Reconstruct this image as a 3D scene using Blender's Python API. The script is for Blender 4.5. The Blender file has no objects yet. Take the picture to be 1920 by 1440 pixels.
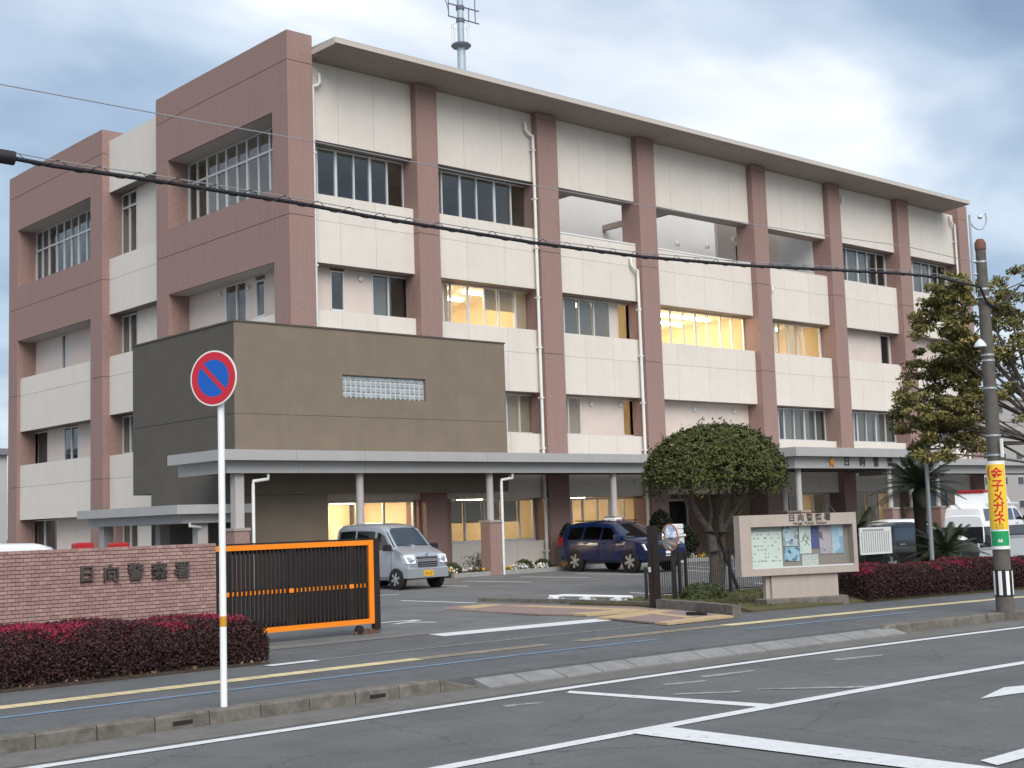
import bpy, bmesh, math, random
import numpy as np
from mathutils import Vector, Matrix
R = math.radians
random.seed(7); rng = np.random.default_rng(7)
sc = bpy.context.scene
col = sc.collection

# ---------------------------------------------------------------- camera
CAM = np.array([-23.1308, -36.3533, 1.8832]); FPX = 2509.76
YAW, PIT, ROL = R(41.854), R(5.819), R(-1.853)
def _basis():
    cy, sy, cp, sp, cr, sr = math.cos(YAW), math.sin(YAW), math.cos(PIT), math.sin(PIT), math.cos(ROL), math.sin(ROL)
    f = np.array([sy*cp, cy*cp, sp]); r = np.array([cy, -sy, 0.]); u = np.cross(r, f)
    return cr*r+sr*u, -sr*r+cr*u, f
BR, BU, BF = _basis()
cd = bpy.data.cameras.new('camera'); cam = bpy.data.objects.new('camera', cd); col.objects.link(cam)
cd.sensor_width = 36; cd.lens = 36*FPX/1920; cd.clip_end = 3000; cd.clip_start = .1
M = Matrix.Identity(4)
for i in range(3):
    M[i][0], M[i][1], M[i][2], M[i][3] = BR[i], BU[i], -BF[i], CAM[i]
cam.matrix_world = M
sc.camera = cam
# pixel (1920x1440 photograph) -> a point where that ray meets a plane
def ray(u, v): return BR*(u-960)/FPX+BU*(720-v)/FPX+BF
def onY(u, v, Y): d = ray(u, v); return CAM+d*(Y-CAM[1])/d[1]
def onX(u, v, X): d = ray(u, v); return CAM+d*(X-CAM[0])/d[0]
def onZ(u, v, Z=0.): d = ray(u, v); return CAM+d*(Z-CAM[2])/d[2]

# ---------------------------------------------------------------- world, sun, exposure
w = bpy.data.worlds.new('World'); sc.world = w; w.use_nodes = True
nt = w.node_tree; N = nt.nodes; N.clear()
def nn(t, **k):
    n = N.new(t)
    for a, b in k.items(): setattr(n, a, b)
    return n
SUN_EL, SUN_AZ = R(42), R(205)      # azimuth from +Y clockwise: behind the viewer
sky = nn('ShaderNodeTexSky', sky_type='NISHITA', sun_disc=False, sun_elevation=SUN_EL, sun_rotation=SUN_AZ, air_density=1.2, dust_density=2.0, ozone_density=2.0)
tc = nn('ShaderNodeTexCoord'); sep = nn('ShaderNodeSeparateXYZ'); nt.links.new(tc.outputs['Generated'], sep.inputs[0])
def wm(op, a, b=None):
    n = nn('ShaderNodeMath', operation=op)
    for i, x in enumerate((a, b)):
        if x is None: continue
        if isinstance(x, (int, float)): n.inputs[i].default_value = x
        else: nt.links.new(x, n.inputs[i])
    return n.outputs[0]
zz = wm('ADD', wm('MAXIMUM', sep.outputs[2], 0.), .22)
cx = nn('ShaderNodeCombineXYZ'); nt.links.new(wm('DIVIDE', sep.outputs[0], zz), cx.inputs[0]); nt.links.new(wm('DIVIDE', sep.outputs[1], zz), cx.inputs[1])
OFF1 = (12.3, 4.4, 0)
def cloud(scale, det, off, rough=.5):
    mp = nn('ShaderNodeMapping'); mp.inputs['Location'].default_value = off; mp.inputs['Rotation'].default_value = (0, 0, R(38)); mp.inputs['Scale'].default_value = (1.0, 1.4, 1)
    nt.links.new(cx.outputs[0], mp.inputs[0])
    n = nn('ShaderNodeTexNoise'); n.inputs['Scale'].default_value = scale; n.inputs['Detail'].default_value = det; n.inputs['Roughness'].default_value = rough; n.inputs['Distortion'].default_value = .25
    nt.links.new(mp.outputs[0], n.inputs[0]); return n.outputs['Fac']
def ramp(f, stops):
    r = nn('ShaderNodeValToRGB'); nt.links.new(f, r.inputs[0]); r.color_ramp.interpolation = 'EASE'
    e = r.color_ramp.elements
    while len(e) < len(stops): e.new(.5)
    for q, (p_, c) in zip(e, stops): q.position = p_; q.color = (*c, 1)
    return r.outputs[0]
c1 = cloud(.95, 5, OFF1, .50)
c2 = cloud(2.3, 3, (7.7, 1.4, 3), .5)
body = ramp(c1, [(.33, (1.6, 2.1, 2.85)), (.44, (2.3, 2.9, 3.65)), (.53, (3.4, 3.9, 4.5)), (.64, (5.3, 5.45, 5.6))])
veil = ramp(c2, [(.3, (.80, .84, .90)), (.7, (1.16, 1.14, 1.12))])
mul = nn('ShaderNodeMix', data_type='RGBA', blend_type='MULTIPLY'); mul.inputs[0].default_value = 1
nt.links.new(body, mul.inputs[6]); nt.links.new(veil, mul.inputs[7])
mix = nn('ShaderNodeMix', data_type='RGBA'); mix.inputs[0].default_value = .84
nt.links.new(sky.outputs[0], mix.inputs[6]); nt.links.new(mul.outputs[2], mix.inputs[7])
bg = nn('ShaderNodeBackground'); bg.inputs[1].default_value = .086
out = nn('ShaderNodeOutputWorld'); nt.links.new(mix.outputs[2], bg.inputs[0]); nt.links.new(bg.outputs[0], out.inputs[0])
sl = bpy.data.lights.new('sun', 'SUN'); sl.energy = 1.5; sl.angle = R(50); sl.color = (1, .95, .88)
so = bpy.data.objects.new('sun', sl); col.objects.link(so); so.location = (-20, -40, 40)
sd = Vector((math.sin(SUN_AZ)*math.cos(SUN_EL), math.cos(SUN_AZ)*math.cos(SUN_EL), math.sin(SUN_EL)))
so.rotation_euler = sd.to_track_quat('Z', 'Y').to_euler()
vs = sc.view_settings; vs.view_transform = 'Standard'; vs.look = 'None'; vs.gamma = 1; vs.use_curve_mapping = False; vs.exposure = 1.17
sc.cycles.use_denoising = True; sc.cycles.max_bounces = 8; sc.cycles.transparent_max_bounces = 24

# ---------------------------------------------------------------- materials
MATS = {}
def mat(name, c, rough=.75, metal=0., var=.0, vscale=3., c2=None, bump=0., bscale=40., emit=None, es=0., spec=.4, lv=0., c3=None, streak=None, coat=0.):
    if name in MATS: return MATS[name]
    m = bpy.data.materials.new(name); m.use_nodes = True; t = m.node_tree; b = t.nodes['Principled BSDF']
    b.inputs['Base Color'].default_value = (*c, 1); b.inputs['Roughness'].default_value = rough; b.inputs['Metallic'].default_value = metal
    b.inputs['Specular IOR Level'].default_value = spec; b.inputs['Coat Weight'].default_value = coat
    co = t.nodes.new('ShaderNodeTexCoord')
    geo = t.nodes.new('ShaderNodeNewGeometry')
    src = None
    if var or c2:
        n = t.nodes.new('ShaderNodeTexNoise'); n.inputs['Scale'].default_value = vscale; n.inputs['Detail'].default_value = 8; n.inputs['Roughness'].default_value = .65
        t.links.new(geo.outputs['Position'], n.inputs['Vector'])
        r = t.nodes.new('ShaderNodeValToRGB'); t.links.new(n.outputs['Fac'], r.inputs[0])
        a = c2 if c2 else tuple(x*(1-var) for x in c); bb = c if c2 else tuple(min(1, x*(1+var)) for x in c)
        r.color_ramp.elements[0].position = .33; r.color_ramp.elements[1].position = .68
        r.color_ramp.elements[0].color = (*a, 1); r.color_ramp.elements[1].color = (*bb, 1)
        src = r.outputs[0]
    if streak:   # rain streaks: noise stretched along z
        mp = t.nodes.new('ShaderNodeMapping'); mp.inputs['Scale'].default_value = (5, 5, .22); t.links.new(geo.outputs['Position'], mp.inputs[0])
        n2 = t.nodes.new('ShaderNodeTexNoise'); n2.inputs['Scale'].default_value = 1.3; n2.inputs['Detail'].default_value = 5; t.links.new(mp.outputs[0], n2.inputs['Vector'])
        r2 = t.nodes.new('ShaderNodeValToRGB'); t.links.new(n2.outputs['Fac'], r2.inputs[0]); r2.color_ramp.elements[0].position = .28; r2.color_ramp.elements[1].position = .6
        r2.color_ramp.elements[0].color = (*streak, 1); r2.color_ramp.elements[1].color = (1, 1, 1, 1)
        mx = t.nodes.new('ShaderNodeMix'); mx.data_type = 'RGBA'; mx.blend_type = 'MULTIPLY'; mx.inputs[0].default_value = 1
        if src: t.links.new(src, mx.inputs[6])
        else: mx.inputs[6].default_value = (*c, 1)
        t.links.new(r2.outputs[0], mx.inputs[7]); src = mx.outputs[2]
    if lv:       # every leaf or piece its own tone (attribute written per piece)
        at = t.nodes.new('ShaderNodeAttribute'); at.attribute_name = 'lv'
        r = t.nodes.new('ShaderNodeValToRGB'); t.links.new(at.outputs['Fac'], r.inputs[0])
        e = r.color_ramp.elements; e[0].color = (*c, 1); e[1].color = (*(c2 or c), 1)
        if c3: q = e.new(.82); q.color = (*(c2 or c), 1); e[-1].color = (*c3, 1)
        src = r.outputs[0]
    if src: t.links.new(src, b.inputs['Base Color'])
    if bump:
        n = t.nodes.new('ShaderNodeTexNoise'); n.inputs['Scale'].default_value = bscale; n.inputs['Detail'].default_value = 4; t.links.new(geo.outputs['Position'], n.inputs['Vector'])
        bp = t.nodes.new('ShaderNodeBump'); bp.inputs['Strength'].default_value = bump; bp.inputs['Distance'].default_value = .02; t.links.new(n.outputs['Fac'], bp.inputs['Height']); t.links.new(bp.outputs[0], b.inputs['Normal'])
    if emit: b.inputs['Emission Color'].default_value = (*emit, 1); b.inputs['Emission Strength'].default_value = es
    MATS[name] = m; return m
def objtone(m, amt):     # each object of this material a slightly different tone
    t = m.node_tree; b = t.nodes['Principled BSDF']; oi = t.nodes.new('ShaderNodeObjectInfo')
    mr = t.nodes.new('ShaderNodeMapRange'); mr.inputs[3].default_value = 1-amt; mr.inputs[4].default_value = 1+amt; t.links.new(oi.outputs['Random'], mr.inputs[0])
    mx = t.nodes.new('ShaderNodeMix'); mx.data_type = 'RGBA'; mx.blend_type = 'MULTIPLY'; mx.inputs[0].default_value = 1
    ln = b.inputs['Base Color'].links
    if ln: t.links.new(ln[0].from_socket, mx.inputs[6])
    else: mx.inputs[6].default_value = b.inputs['Base Color'].default_value
    cc = t.nodes.new('ShaderNodeCombineColor'); [t.links.new(mr.outputs[0], cc.inputs[i]) for i in range(3)]
    t.links.new(cc.outputs[0], mx.inputs[7]); t.links.new(mx.outputs[2], b.inputs['Base Color'])
    return m
def glassmat(name, tint, refl, base=.06):
    m = bpy.data.materials.new(name); m.use_nodes = True; t = m.node_tree; t.nodes.clear()
    tr = t.nodes.new('ShaderNodeBsdfTransparent'); tr.inputs[0].default_value = (*tint, 1)
    gl = t.nodes.new('ShaderNodeBsdfGlossy'); gl.inputs[0].default_value = (.9, .95, 1, 1); gl.inputs[1].default_value = .02
    geo = t.nodes.new('ShaderNodeNewGeometry')
    dt = t.nodes.new('ShaderNodeVectorMath'); dt.operation = 'DOT_PRODUCT'; t.links.new(geo.outputs['Normal'], dt.inputs[0]); t.links.new(geo.outputs['Incoming'], dt.inputs[1])
    def mth(op, a, b=None):
        q = t.nodes.new('ShaderNodeMath'); q.operation = op; q.use_clamp = op == 'ADD'
        for i, x in enumerate((a, b)):
            if x is None: continue
            if isinstance(x, (int, float)): q.inputs[i].default_value = x
            else: t.links.new(x, q.inputs[i])
        return q.outputs[0]
    sch = mth('ADD', mth('MULTIPLY', mth('POWER', mth('SUBTRACT', 1., mth('ABSOLUTE', dt.outputs['Value'])), 5.), refl), base)   # Schlick, same from both sides
    # slight waviness of the panes
    n = t.nodes.new('ShaderNodeTexNoise'); n.inputs['Scale'].default_value = .9; t.links.new(geo.outputs['Position'], n.inputs['Vector'])
    bp = t.nodes.new('ShaderNodeBump'); bp.inputs['Strength'].default_value = .12; bp.inputs['Distance'].default_value = .05; t.links.new(n.outputs['Fac'], bp.inputs['Height']); t.links.new(bp.outputs[0], gl.inputs['Normal'])
    mx = t.nodes.new('ShaderNodeMixShader'); o = t.nodes.new('ShaderNodeOutputMaterial')
    t.links.new(sch, mx.inputs[0]); t.links.new(tr.outputs[0], mx.inputs[1]); t.links.new(gl.outputs[0], mx.inputs[2]); t.links.new(mx.outputs[0], o.inputs[0])
    MATS[name] = m; return m
pierM = mat('red_brown_stone_finish', (.288, .188, .167), .85, var=.16, vscale=14, bump=.35, bscale=30, streak=(.93, .92, .91))
panelM = objtone(mat('cream_panel', (.655, .61, .555), .7, var=.03, vscale=1.5, bump=.05, bscale=60, streak=(.975, .97, .96)), .02)
jointM = mat('dark_joint', (.23, .205, .18), .9)
recessM = mat('pinkish_render', (.62, .54, .49), .8, var=.04, vscale=2)
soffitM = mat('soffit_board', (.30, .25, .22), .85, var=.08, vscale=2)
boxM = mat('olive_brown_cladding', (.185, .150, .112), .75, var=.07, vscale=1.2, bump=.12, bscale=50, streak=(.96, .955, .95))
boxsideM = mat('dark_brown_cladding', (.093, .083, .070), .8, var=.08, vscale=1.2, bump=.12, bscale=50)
canM = mat('grey_metal_fascia', (.36, .355, .35), .5, metal=.0, var=.04, vscale=2)
canM2 = mat('grey_metal_fascia_lower', (.39, .385, .38), .55, var=.04, vscale=2)
alumM = mat('aluminium_frame', (.62, .63, .64), .45, metal=.25)
whiteM = mat('white_paint', (.80, .80, .80), .4, var=.03, vscale=6)
pipeM = mat('white_pipe', (.72, .72, .70), .4, var=.06, vscale=2)
concM = objtone(mat('concrete', (.185, .168, .148), .9, c2=(.095, .085, .073), vscale=7, bump=.5, bscale=70), .08)
concL = objtone(mat('pale_concrete', (.36, .355, .345), .9, c2=(.27, .265, .255), vscale=5, bump=.3, bscale=80), .07)
asphM = mat('road_asphalt', (.146, .147, .148), .92, c2=(.122, .123, .125), vscale=1.6, bump=.6, bscale=220)
walkM = mat('pavement_asphalt', (.128, .131, .136), .92, c2=(.104, .107, .112), vscale=2.4, bump=.5, bscale=220)
lotM = mat('lot_asphalt', (.160, .161, .161), .92, c2=(.132, .133, .134), vscale=1.1, bump=.5, bscale=220)
blackM = mat('black_steel', (.018, .015, .015), .5)
brownM = mat('dark_brown_steel', (.020, .013, .011), .5, var=.2, vscale=4)
orangeM = mat('orange_paint', (.85, .235, .008), .45, var=.06, vscale=6)
yellowM = mat('yellow_plastic', (.72, .50, .13), .7)
darkM = mat('dark_void', (.02, .018, .017), .9)
intM = mat('interior_cream_wall', (.64, .52, .35), .8)
intF = mat('interior_floor', (.20, .17, .14), .8)
soilM = mat('soil', (.07, .05, .035), .95, c2=(.035, .026, .02), vscale=9, bump=.8, bscale=40)
grassM = mat('grass_soil', (.085, .095, .035), .95, c2=(.10, .075, .04), vscale=6, bump=.8, bscale=60)
glassM = glassmat('window_glass', (.60, .64, .66), .9, .10)
glassL = glassmat('lit_window_glass', (.88, .88, .86), .7, .05)
carglass = glassmat('car_glass', (.12, .14, .15), .9, .17)
tyreM = mat('tyre', (.012, .012, .012), .8); rimM = mat('alloy_rim', (.55, .56, .58), .3, metal=.8)
lampM = mat('headlamp', (.85, .87, .9), .1, spec=.8); redM = mat('red_lens', (.30, .012, .014), .3)
barkM = mat('bark', (.155, .135, .115), .95, c2=(.07, .06, .05), vscale=14, bump=.8, bscale=40)
tubeM = mat('fluorescent_tube', (.9, .9, .9), .5, emit=(1, .84, .58), es=17)
blindM = objtone(mat('blind', (.50, .47, .41), .8, var=.04), .1)
curtainM = mat('curtain', (.52, .50, .44), .85, var=.05)
for m_, k_ in ((blindM, .45), (curtainM, .5)):      # cloth lets the room light through
    t_ = m_.node_tree; b_ = t_.nodes['Principled BSDF']; tl_ = t_.nodes.new('ShaderNodeBsdfTranslucent'); mx_ = t_.nodes.new('ShaderNodeMixShader'); mx_.inputs[0].default_value = k_
    t_.links.new(b_.inputs['Base Color'].links[0].from_socket, tl_.inputs[0]); t_.links.new(b_.outputs[0], mx_.inputs[1]); t_.links.new(tl_.outputs[0], mx_.inputs[2]); t_.links.new(mx_.outputs[0], t_.nodes['Material Output'].inputs[0])
paintM = mat('road_marking_white', (.64, .65, .66), .8, c2=(.54, .55, .56), vscale=9)
wornM = mat('worn_marking_white', (.36, .365, .37), .85, c2=(.13, .13, .135), vscale=10)
blueM = mat('worn_blue_line', (.15, .26, .38), .85, c2=(.12, .17, .22), vscale=5)

def asphalt(m, crack=.0035, cs=.42):     # stone speckle, broad stains and hairline cracks over the base tone
    t = m.node_tree; b = t.nodes['Principled BSDF']; geo = t.nodes.new('ShaderNodeNewGeometry'); src = b.inputs['Base Color'].links[0].from_socket
    def layer(tex, stops, src):
        r = t.nodes.new('ShaderNodeValToRGB'); t.links.new(tex, r.inputs[0])
        for e, (p_, c) in zip(r.color_ramp.elements, stops): e.position = p_; e.color = (c, c, c, 1)
        mx = t.nodes.new('ShaderNodeMix'); mx.data_type = 'RGBA'; mx.blend_type = 'MULTIPLY'; mx.inputs[0].default_value = 1; t.links.new(src, mx.inputs[6]); t.links.new(r.outputs[0], mx.inputs[7]); return mx.outputs[2]
    def noise(s, d, sc_=(1, 1, 1)):
        mp = t.nodes.new('ShaderNodeMapping'); mp.inputs['Scale'].default_value = sc_; t.links.new(geo.outputs['Position'], mp.inputs[0]); n = t.nodes.new('ShaderNodeTexNoise'); n.inputs['Scale'].default_value = s; n.inputs['Detail'].default_value = d; n.inputs['Roughness'].default_value = .7; t.links.new(mp.outputs[0], n.inputs['Vector']); return n
    src = layer(noise(42, 3).outputs['Fac'], ((.32, .80), (.70, 1.20)), src); src = layer(noise(.55, 5).outputs['Fac'], ((.34, .88), (.62, 1.07)), src); src = layer(noise(.8, 3, (.12, 1.3, 1)).outputs['Fac'], ((.35, .93), (.6, 1.03)), src)
    w_ = noise(2.2, 4); ad = t.nodes.new('ShaderNodeVectorMath'); ad.operation = 'MULTIPLY_ADD'; ad.inputs[1].default_value = (.55, .55, 0); t.links.new(w_.outputs['Color'], ad.inputs[0]); t.links.new(geo.outputs['Position'], ad.inputs[2])
    v = t.nodes.new('ShaderNodeTexVoronoi'); v.feature = 'DISTANCE_TO_EDGE'; v.inputs['Scale'].default_value = cs; t.links.new(ad.outputs[0], v.inputs['Vector'])
    src = layer(v.outputs['Distance'], ((crack*.4, .62), (crack*1.6, 1.)), src); t.links.new(src, b.inputs['Base Color'])
asphalt(asphM); asphalt(walkM, .002, .3); asphalt(lotM, .002, .25)
def chipped(m, p0, p1, under):            # paint worn through to the asphalt in places
    t = m.node_tree; b = t.nodes['Principled BSDF']; geo = t.nodes.new('ShaderNodeNewGeometry'); src = b.inputs['Base Color'].links[0].from_socket
    n = t.nodes.new('ShaderNodeTexNoise'); n.inputs['Scale'].default_value = 11; n.inputs['Detail'].default_value = 9; n.inputs['Roughness'].default_value = .75; t.links.new(geo.outputs['Position'], n.inputs['Vector'])
    r = t.nodes.new('ShaderNodeValToRGB'); t.links.new(n.outputs['Fac'], r.inputs[0]); r.color_ramp.elements[0].position = p0; r.color_ramp.elements[1].position = p1
    mx = t.nodes.new('ShaderNodeMix'); mx.data_type = 'RGBA'; t.links.new(r.outputs[0], mx.inputs[0]); mx.inputs[6].default_value = (*under, 1); t.links.new(src, mx.inputs[7]); t.links.new(mx.outputs[2], b.inputs['Base Color'])
chipped(paintM, .33, .40, (.17, .17, .17))
# ---------------------------------------------------------------- mesh helpers
class MB:
    def __init__(s): s.v = []; s.f = []
    def add(s, vs, fs): o = len(s.v); s.v += [tuple(map(float, p)) for p in vs]; s.f += [tuple(i+o for i in f) for f in fs]; return s
    def box(s, x0, x1, y0, y1, z0, z1):
        return s.add([(x0, y0, z0), (x1, y0, z0), (x1, y1, z0), (x0, y1, z0), (x0, y0, z1), (x1, y0, z1), (x1, y1, z1), (x0, y1, z1)],
                     [(0, 3, 2, 1), (4, 5, 6, 7), (0, 1, 5, 4), (1, 2, 6, 5), (2, 3, 7, 6), (3, 0, 4, 7)])
    def bbox(s, x0, x1, y0, y1, z0, z1, b=.01):   # box with chamfered vertical/horizontal rims on top
        return s.add([(x0, y0, z0), (x1, y0, z0), (x1, y1, z0), (x0, y1, z0), (x0, y0, z1-b), (x1, y0, z1-b), (x1, y1, z1-b), (x0, y1, z1-b), (x0+b, y0+b, z1), (x1-b, y0+b, z1), (x1-b, y1-b, z1), (x0+b, y1-b, z1)],
                     [(0, 3, 2, 1), (8, 9, 10, 11), (0, 1, 5, 4), (1, 2, 6, 5), (2, 3, 7, 6), (3, 0, 4, 7), (4, 5, 9, 8), (5, 6, 10, 9), (6, 7, 11, 10), (7, 4, 8, 11)])
    def tube(s, pts, r, n=8, cap=True):
        pts = [Vector(p) for p in pts]; k = len(pts); rr = r if hasattr(r, '__len__') else [r]*k
        rings = []; up0 = None
        for i, p in enumerate(pts):
            t = (pts[min(i+1, k-1)]-pts[max(i-1, 0)]).normalized()
            if up0 is None: up0 = Vector((0, 0, 1)) if abs(t.z) < .9 else Vector((1, 0, 0))
            a = t.cross(up0).normalized(); b = a.cross(t).normalized(); up0 = b
            rings.append([p+(a*math.cos(2*math.pi*j/n)+b*math.sin(2*math.pi*j/n))*rr[i] for j in range(n)])
        vs = [q for rg in rings for q in rg]; fs = []
        for i in range(k-1):
            for j in range(n): fs.append((i*n+j, i*n+(j+1) % n, (i+1)*n+(j+1) % n, (i+1)*n+j))
        if cap: fs.append(tuple(range(n))[::-1]); fs.append(tuple((k-1)*n+j for j in range(n)))
        return s.add(vs, fs)
    def cyl(s, p0, p1, r0, r1=None, n=16): return s.tube([p0, p1], [r0, r1 if r1 is not None else r0], n)
    def lathe(s, c, prof, n=20, axis='z'):
        vs = []
        for r, h in prof:
            for j in range(n):
                a = 2*math.pi*j/n; q = (r*math.cos(a), r*math.sin(a), h)
                if axis == 'y': q = (q[0], q[2], q[1])
                if axis == 'x': q = (q[2], q[0], q[1])
                vs.append((c[0]+q[0], c[1]+q[1], c[2]+q[2]))
        fs = [(i*n+j, i*n+(j+1) % n, (i+1)*n+(j+1) % n, (i+1)*n+j) for i in range(len(prof)-1) for j in range(n)]
        fs += [tuple(range(n))[::-1], tuple((len(prof)-1)*n+j for j in range(n))]
        return s.add(vs, fs)
    def prism(s, poly, d):       # poly: 3D points in a plane, extruded by vector d
        k = len(poly); P = [Vector(p) for p in poly]; d = Vector(d)
        return s.add(P+[p+d for p in P], [tuple(range(k))[::-1], tuple(range(k, 2*k))]+[(i, (i+1) % k, k+(i+1) % k, k+i) for i in range(k)])
    def build(s, name, m, parent=None, smooth=None, off=None):
        me = bpy.data.meshes.new(name); v = s.v
        if off is not None: v = [(a-off[0], b-off[1], c-off[2]) for a, b, c in v]
        me.from_pydata(v, [], s.f); me.update()
        bm = bmesh.new(); bm.from_mesh(me)
        if len(s.f) > 1: bmesh.ops.recalc_face_normals(bm, faces=bm.faces)
        bm.to_mesh(me); bm.free()
        if smooth:
            me.polygons.foreach_set('use_smooth', [True]*len(me.polygons)); me.set_sharp_from_angle(angle=R(smooth))
        me.materials.append(m)
        return link(name, me, parent)
def link(name, me, parent=None):
    o = bpy.data.objects.new(name, me); col.objects.link(o)
    if parent: o.parent = parent
    return o
def tag(o, label=None, cat=None, group=None, kind=None):
    if label: o['label'] = label
    if cat: o['category'] = cat
    if group: o['group'] = group
    if kind: o['kind'] = kind
    return o
def thing(name, label, cat, loc=(0, 0, 0), rz=0., group=None):
    o = bpy.data.objects.new(name, None); col.objects.link(o); o.location = loc; o.rotation_euler = (0, 0, rz); o.empty_display_size = .3
    return tag(o, label, cat, group)
def copytree(o, parent=None):
    c = o.copy(); col.objects.link(c); c.parent = parent
    for ch in o.children: copytree(ch, c)
    return c
def quadmesh(name, P, m, lv=None):     # P: (N,4,3) loose quads -> mesh data, fast
    P = np.asarray(P, np.float32); n = len(P); me = bpy.data.meshes.new(name)
    me.vertices.add(4*n); me.vertices.foreach_set('co', P.reshape(-1)); me.loops.add(4*n); me.loops.foreach_set('vertex_index', np.arange(4*n, dtype=np.int32))
    me.polygons.add(n); me.polygons.foreach_set('loop_start', np.arange(0, 4*n, 4, dtype=np.int32)); me.update(calc_edges=True)
    if lv is not None:
        a = me.attributes.new('lv', 'FLOAT', 'POINT'); a.data.foreach_set('value', np.repeat(np.asarray(lv, np.float32), 4))
    me.materials.append(m); return me
def leaves(C, L, Wd, flat=0., nrm=None):     # leaf quads (rhombs) at centres C; flat pulls normals up; nrm pulls them outward
    n = len(C); d = rng.normal(size=(n, 3)); d /= np.linalg.norm(d, axis=1, keepdims=True)
    if nrm is not None: d = d*.75+nrm
    d[:, 2] += flat; d /= np.linalg.norm(d, axis=1, keepdims=True)
    t = rng.normal(size=(n, 3)); t -= (t*d).sum(1, keepdims=True)*d; t /= np.linalg.norm(t, axis=1, keepdims=True); b = np.cross(d, t)
    Ls = (L*rng.uniform(.7, 1.3, n))[:, None]; Ws = (Wd*rng.uniform(.7, 1.3, n))[:, None]
    return np.stack([C-t*Ls, C+b*Ws-t*Ls*.1, C+t*Ls, C-b*Ws-t*Ls*.1], 1)
def textmesh(s, size, ext, align='CENTER', bold=0.):
    cu = bpy.data.curves.new('t', 'FONT'); cu.body = s; cu.size = size; cu.extrude = ext; cu.align_x = align; cu.align_y = 'CENTER'; cu.resolution_u = 3; cu.offset = bold
    o = bpy.data.objects.new('t', cu); col.objects.link(o); dg = bpy.context.evaluated_depsgraph_get()
    me = bpy.data.meshes.new_from_object(o.evaluated_get(dg)); bpy.data.objects.remove(o); bpy.data.curves.remove(cu); return me
def text(s, size, ext, name, m, parent, loc, rz=0., bold=0., sx=1.):   # upright lettering facing local -Y, turned by rz
    me = textmesh(s, size, ext, bold=bold); me.materials.clear(); me.materials.append(m); me.name = name
    o = link(name, me, parent); o.location = loc; o.rotation_euler = (R(90), 0, rz); o.scale = (sx, 1, 1); return o
# ================================================================ ground
def bend(X):                       # the street bends gently towards the viewer on the right
    X = np.asarray(X, float); t = np.clip(X, -13, 14)+13
    return -.0055*t*t-np.maximum(X-14, 0)*.297
def lotz(Y): return float(np.interp(Y, [-16, -9, -3, 0], [0, .085, .12, .12]))
def glot(u, v):                    # pixel -> point on the sloping lot
    z = .05
    for _ in range(6): p_ = onZ(u, v, z); z = lotz(p_[1])
    return p_
def sweep(X0, X1, o0, o1, z, n=60):      # flat strip following the street, between two offsets
    m = MB(); xs = np.linspace(X0, X1, n); b = bend(xs)
    vs = []
    for x, q in zip(xs, b): vs += [(x, o0+q, z), (x, o1+q, z)]
    return m.add(vs, [(2*i, 2*i+2, 2*i+3, 2*i+1) for i in range(n-1)])
RZ = -.15
tag(MB().add([(-700, -700, -.34), (900, -700, -.34), (900, 900, -.34), (-700, 900, -.34)], [(0, 1, 2, 3)]).build('ground', grassM), kind='structure')
road = tag(sweep(-90, 140, -34.5, -23.62, RZ, 120).build('road', asphM), kind='structure')
gut = sweep(-90, 140, -24.30, -23.50, RZ+.004, 120).build('gutter_strip', mat('gutter_concrete', (.165, .158, .148), .92, c2=(.115, .11, .104), vscale=3, bump=.5, bscale=90), road)
m = MB(); xs = np.linspace(-90, 140, 120); b = bend(xs)
vs = []
for x, q in zip(xs, b): vs += [(x, -23.42+q, -.3), (x, -23.42+q, -.012), (x, -17.6+q, -.012), (x, -17.6+q, -.3)]
m.add(vs, [(4*i+j, 4*i+4+j, 4*i+5+j, 4*i+1+j) for i in range(119) for j in range(3)])
pav = tag(m.build('pavement', walkM), kind='structure')
tag(sweep(-90, 140, -44, -34.5, -.01, 120).build('far_pavement', walkM), kind='structure')
# lot
m = MB(); ys = [-9, -6, -3, 0, 40]; xs = np.linspace(-90, 140, 60); vs = []
for x in xs:
    q = float(bend(x)); yy = [-17.6+q, -16+q*.8, -12+q*.4]+ys
    vs += [(x, y, lotz(y)-.008) for y in yy]
k = 8
m.add(vs, [(k*i+j, k*i+k+j, k*i+k+1+j, k*i+1+j) for i in range(59) for j in range(k-1)])
lot = tag(m.build('parking_lot', lotM), kind='structure')
# kerb stones
kerb = thing('kerb', 'x', 'x'); [kerb.__delitem__(q) for q in ('label', 'category')]; kerb['kind'] = 'structure'
def kerbstone(x0, x1, h0=0., h1=0., slot=False):
    ya, yb = float(bend(x0)), float(bend(x1)); d = .18
    P = []
    for x, y, h in ((x0+.006, ya, h0), (x1-.006, yb, h1)):
        P += [(x, y-23.50, -.3), (x, y-23.485, h-.02), (x, y-23.465, h), (x, y-23.28, h), (x, y-23.28, -.3)]
    m = MB().add(P, [(0, 1, 6, 5), (1, 2, 7, 6), (2, 3, 8, 7), (3, 4, 9, 8), (0, 4, 3, 2, 1), (5, 6, 7, 8, 9)])
    o = m.build('kerb_stone', concM, kerb)
    if slot:
        s = MB().box(x0+.2, x1-.2, ya-23.497, ya-23.44, -.105, -.065); s.build('drain_slot', darkM, o)
x = -21.6
for i in range(14):
    kerbstone(x, x+.62, slot=i in (8, 12)); x += .62
concA = objtone(mat('apron_concrete', (.25, .25, .247), .9, c2=(.18, .18, .178), vscale=5, bump=.3, bscale=80), .06)
xe = x; kerbstone(xe, xe+.55, 0., -.125)
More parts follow.
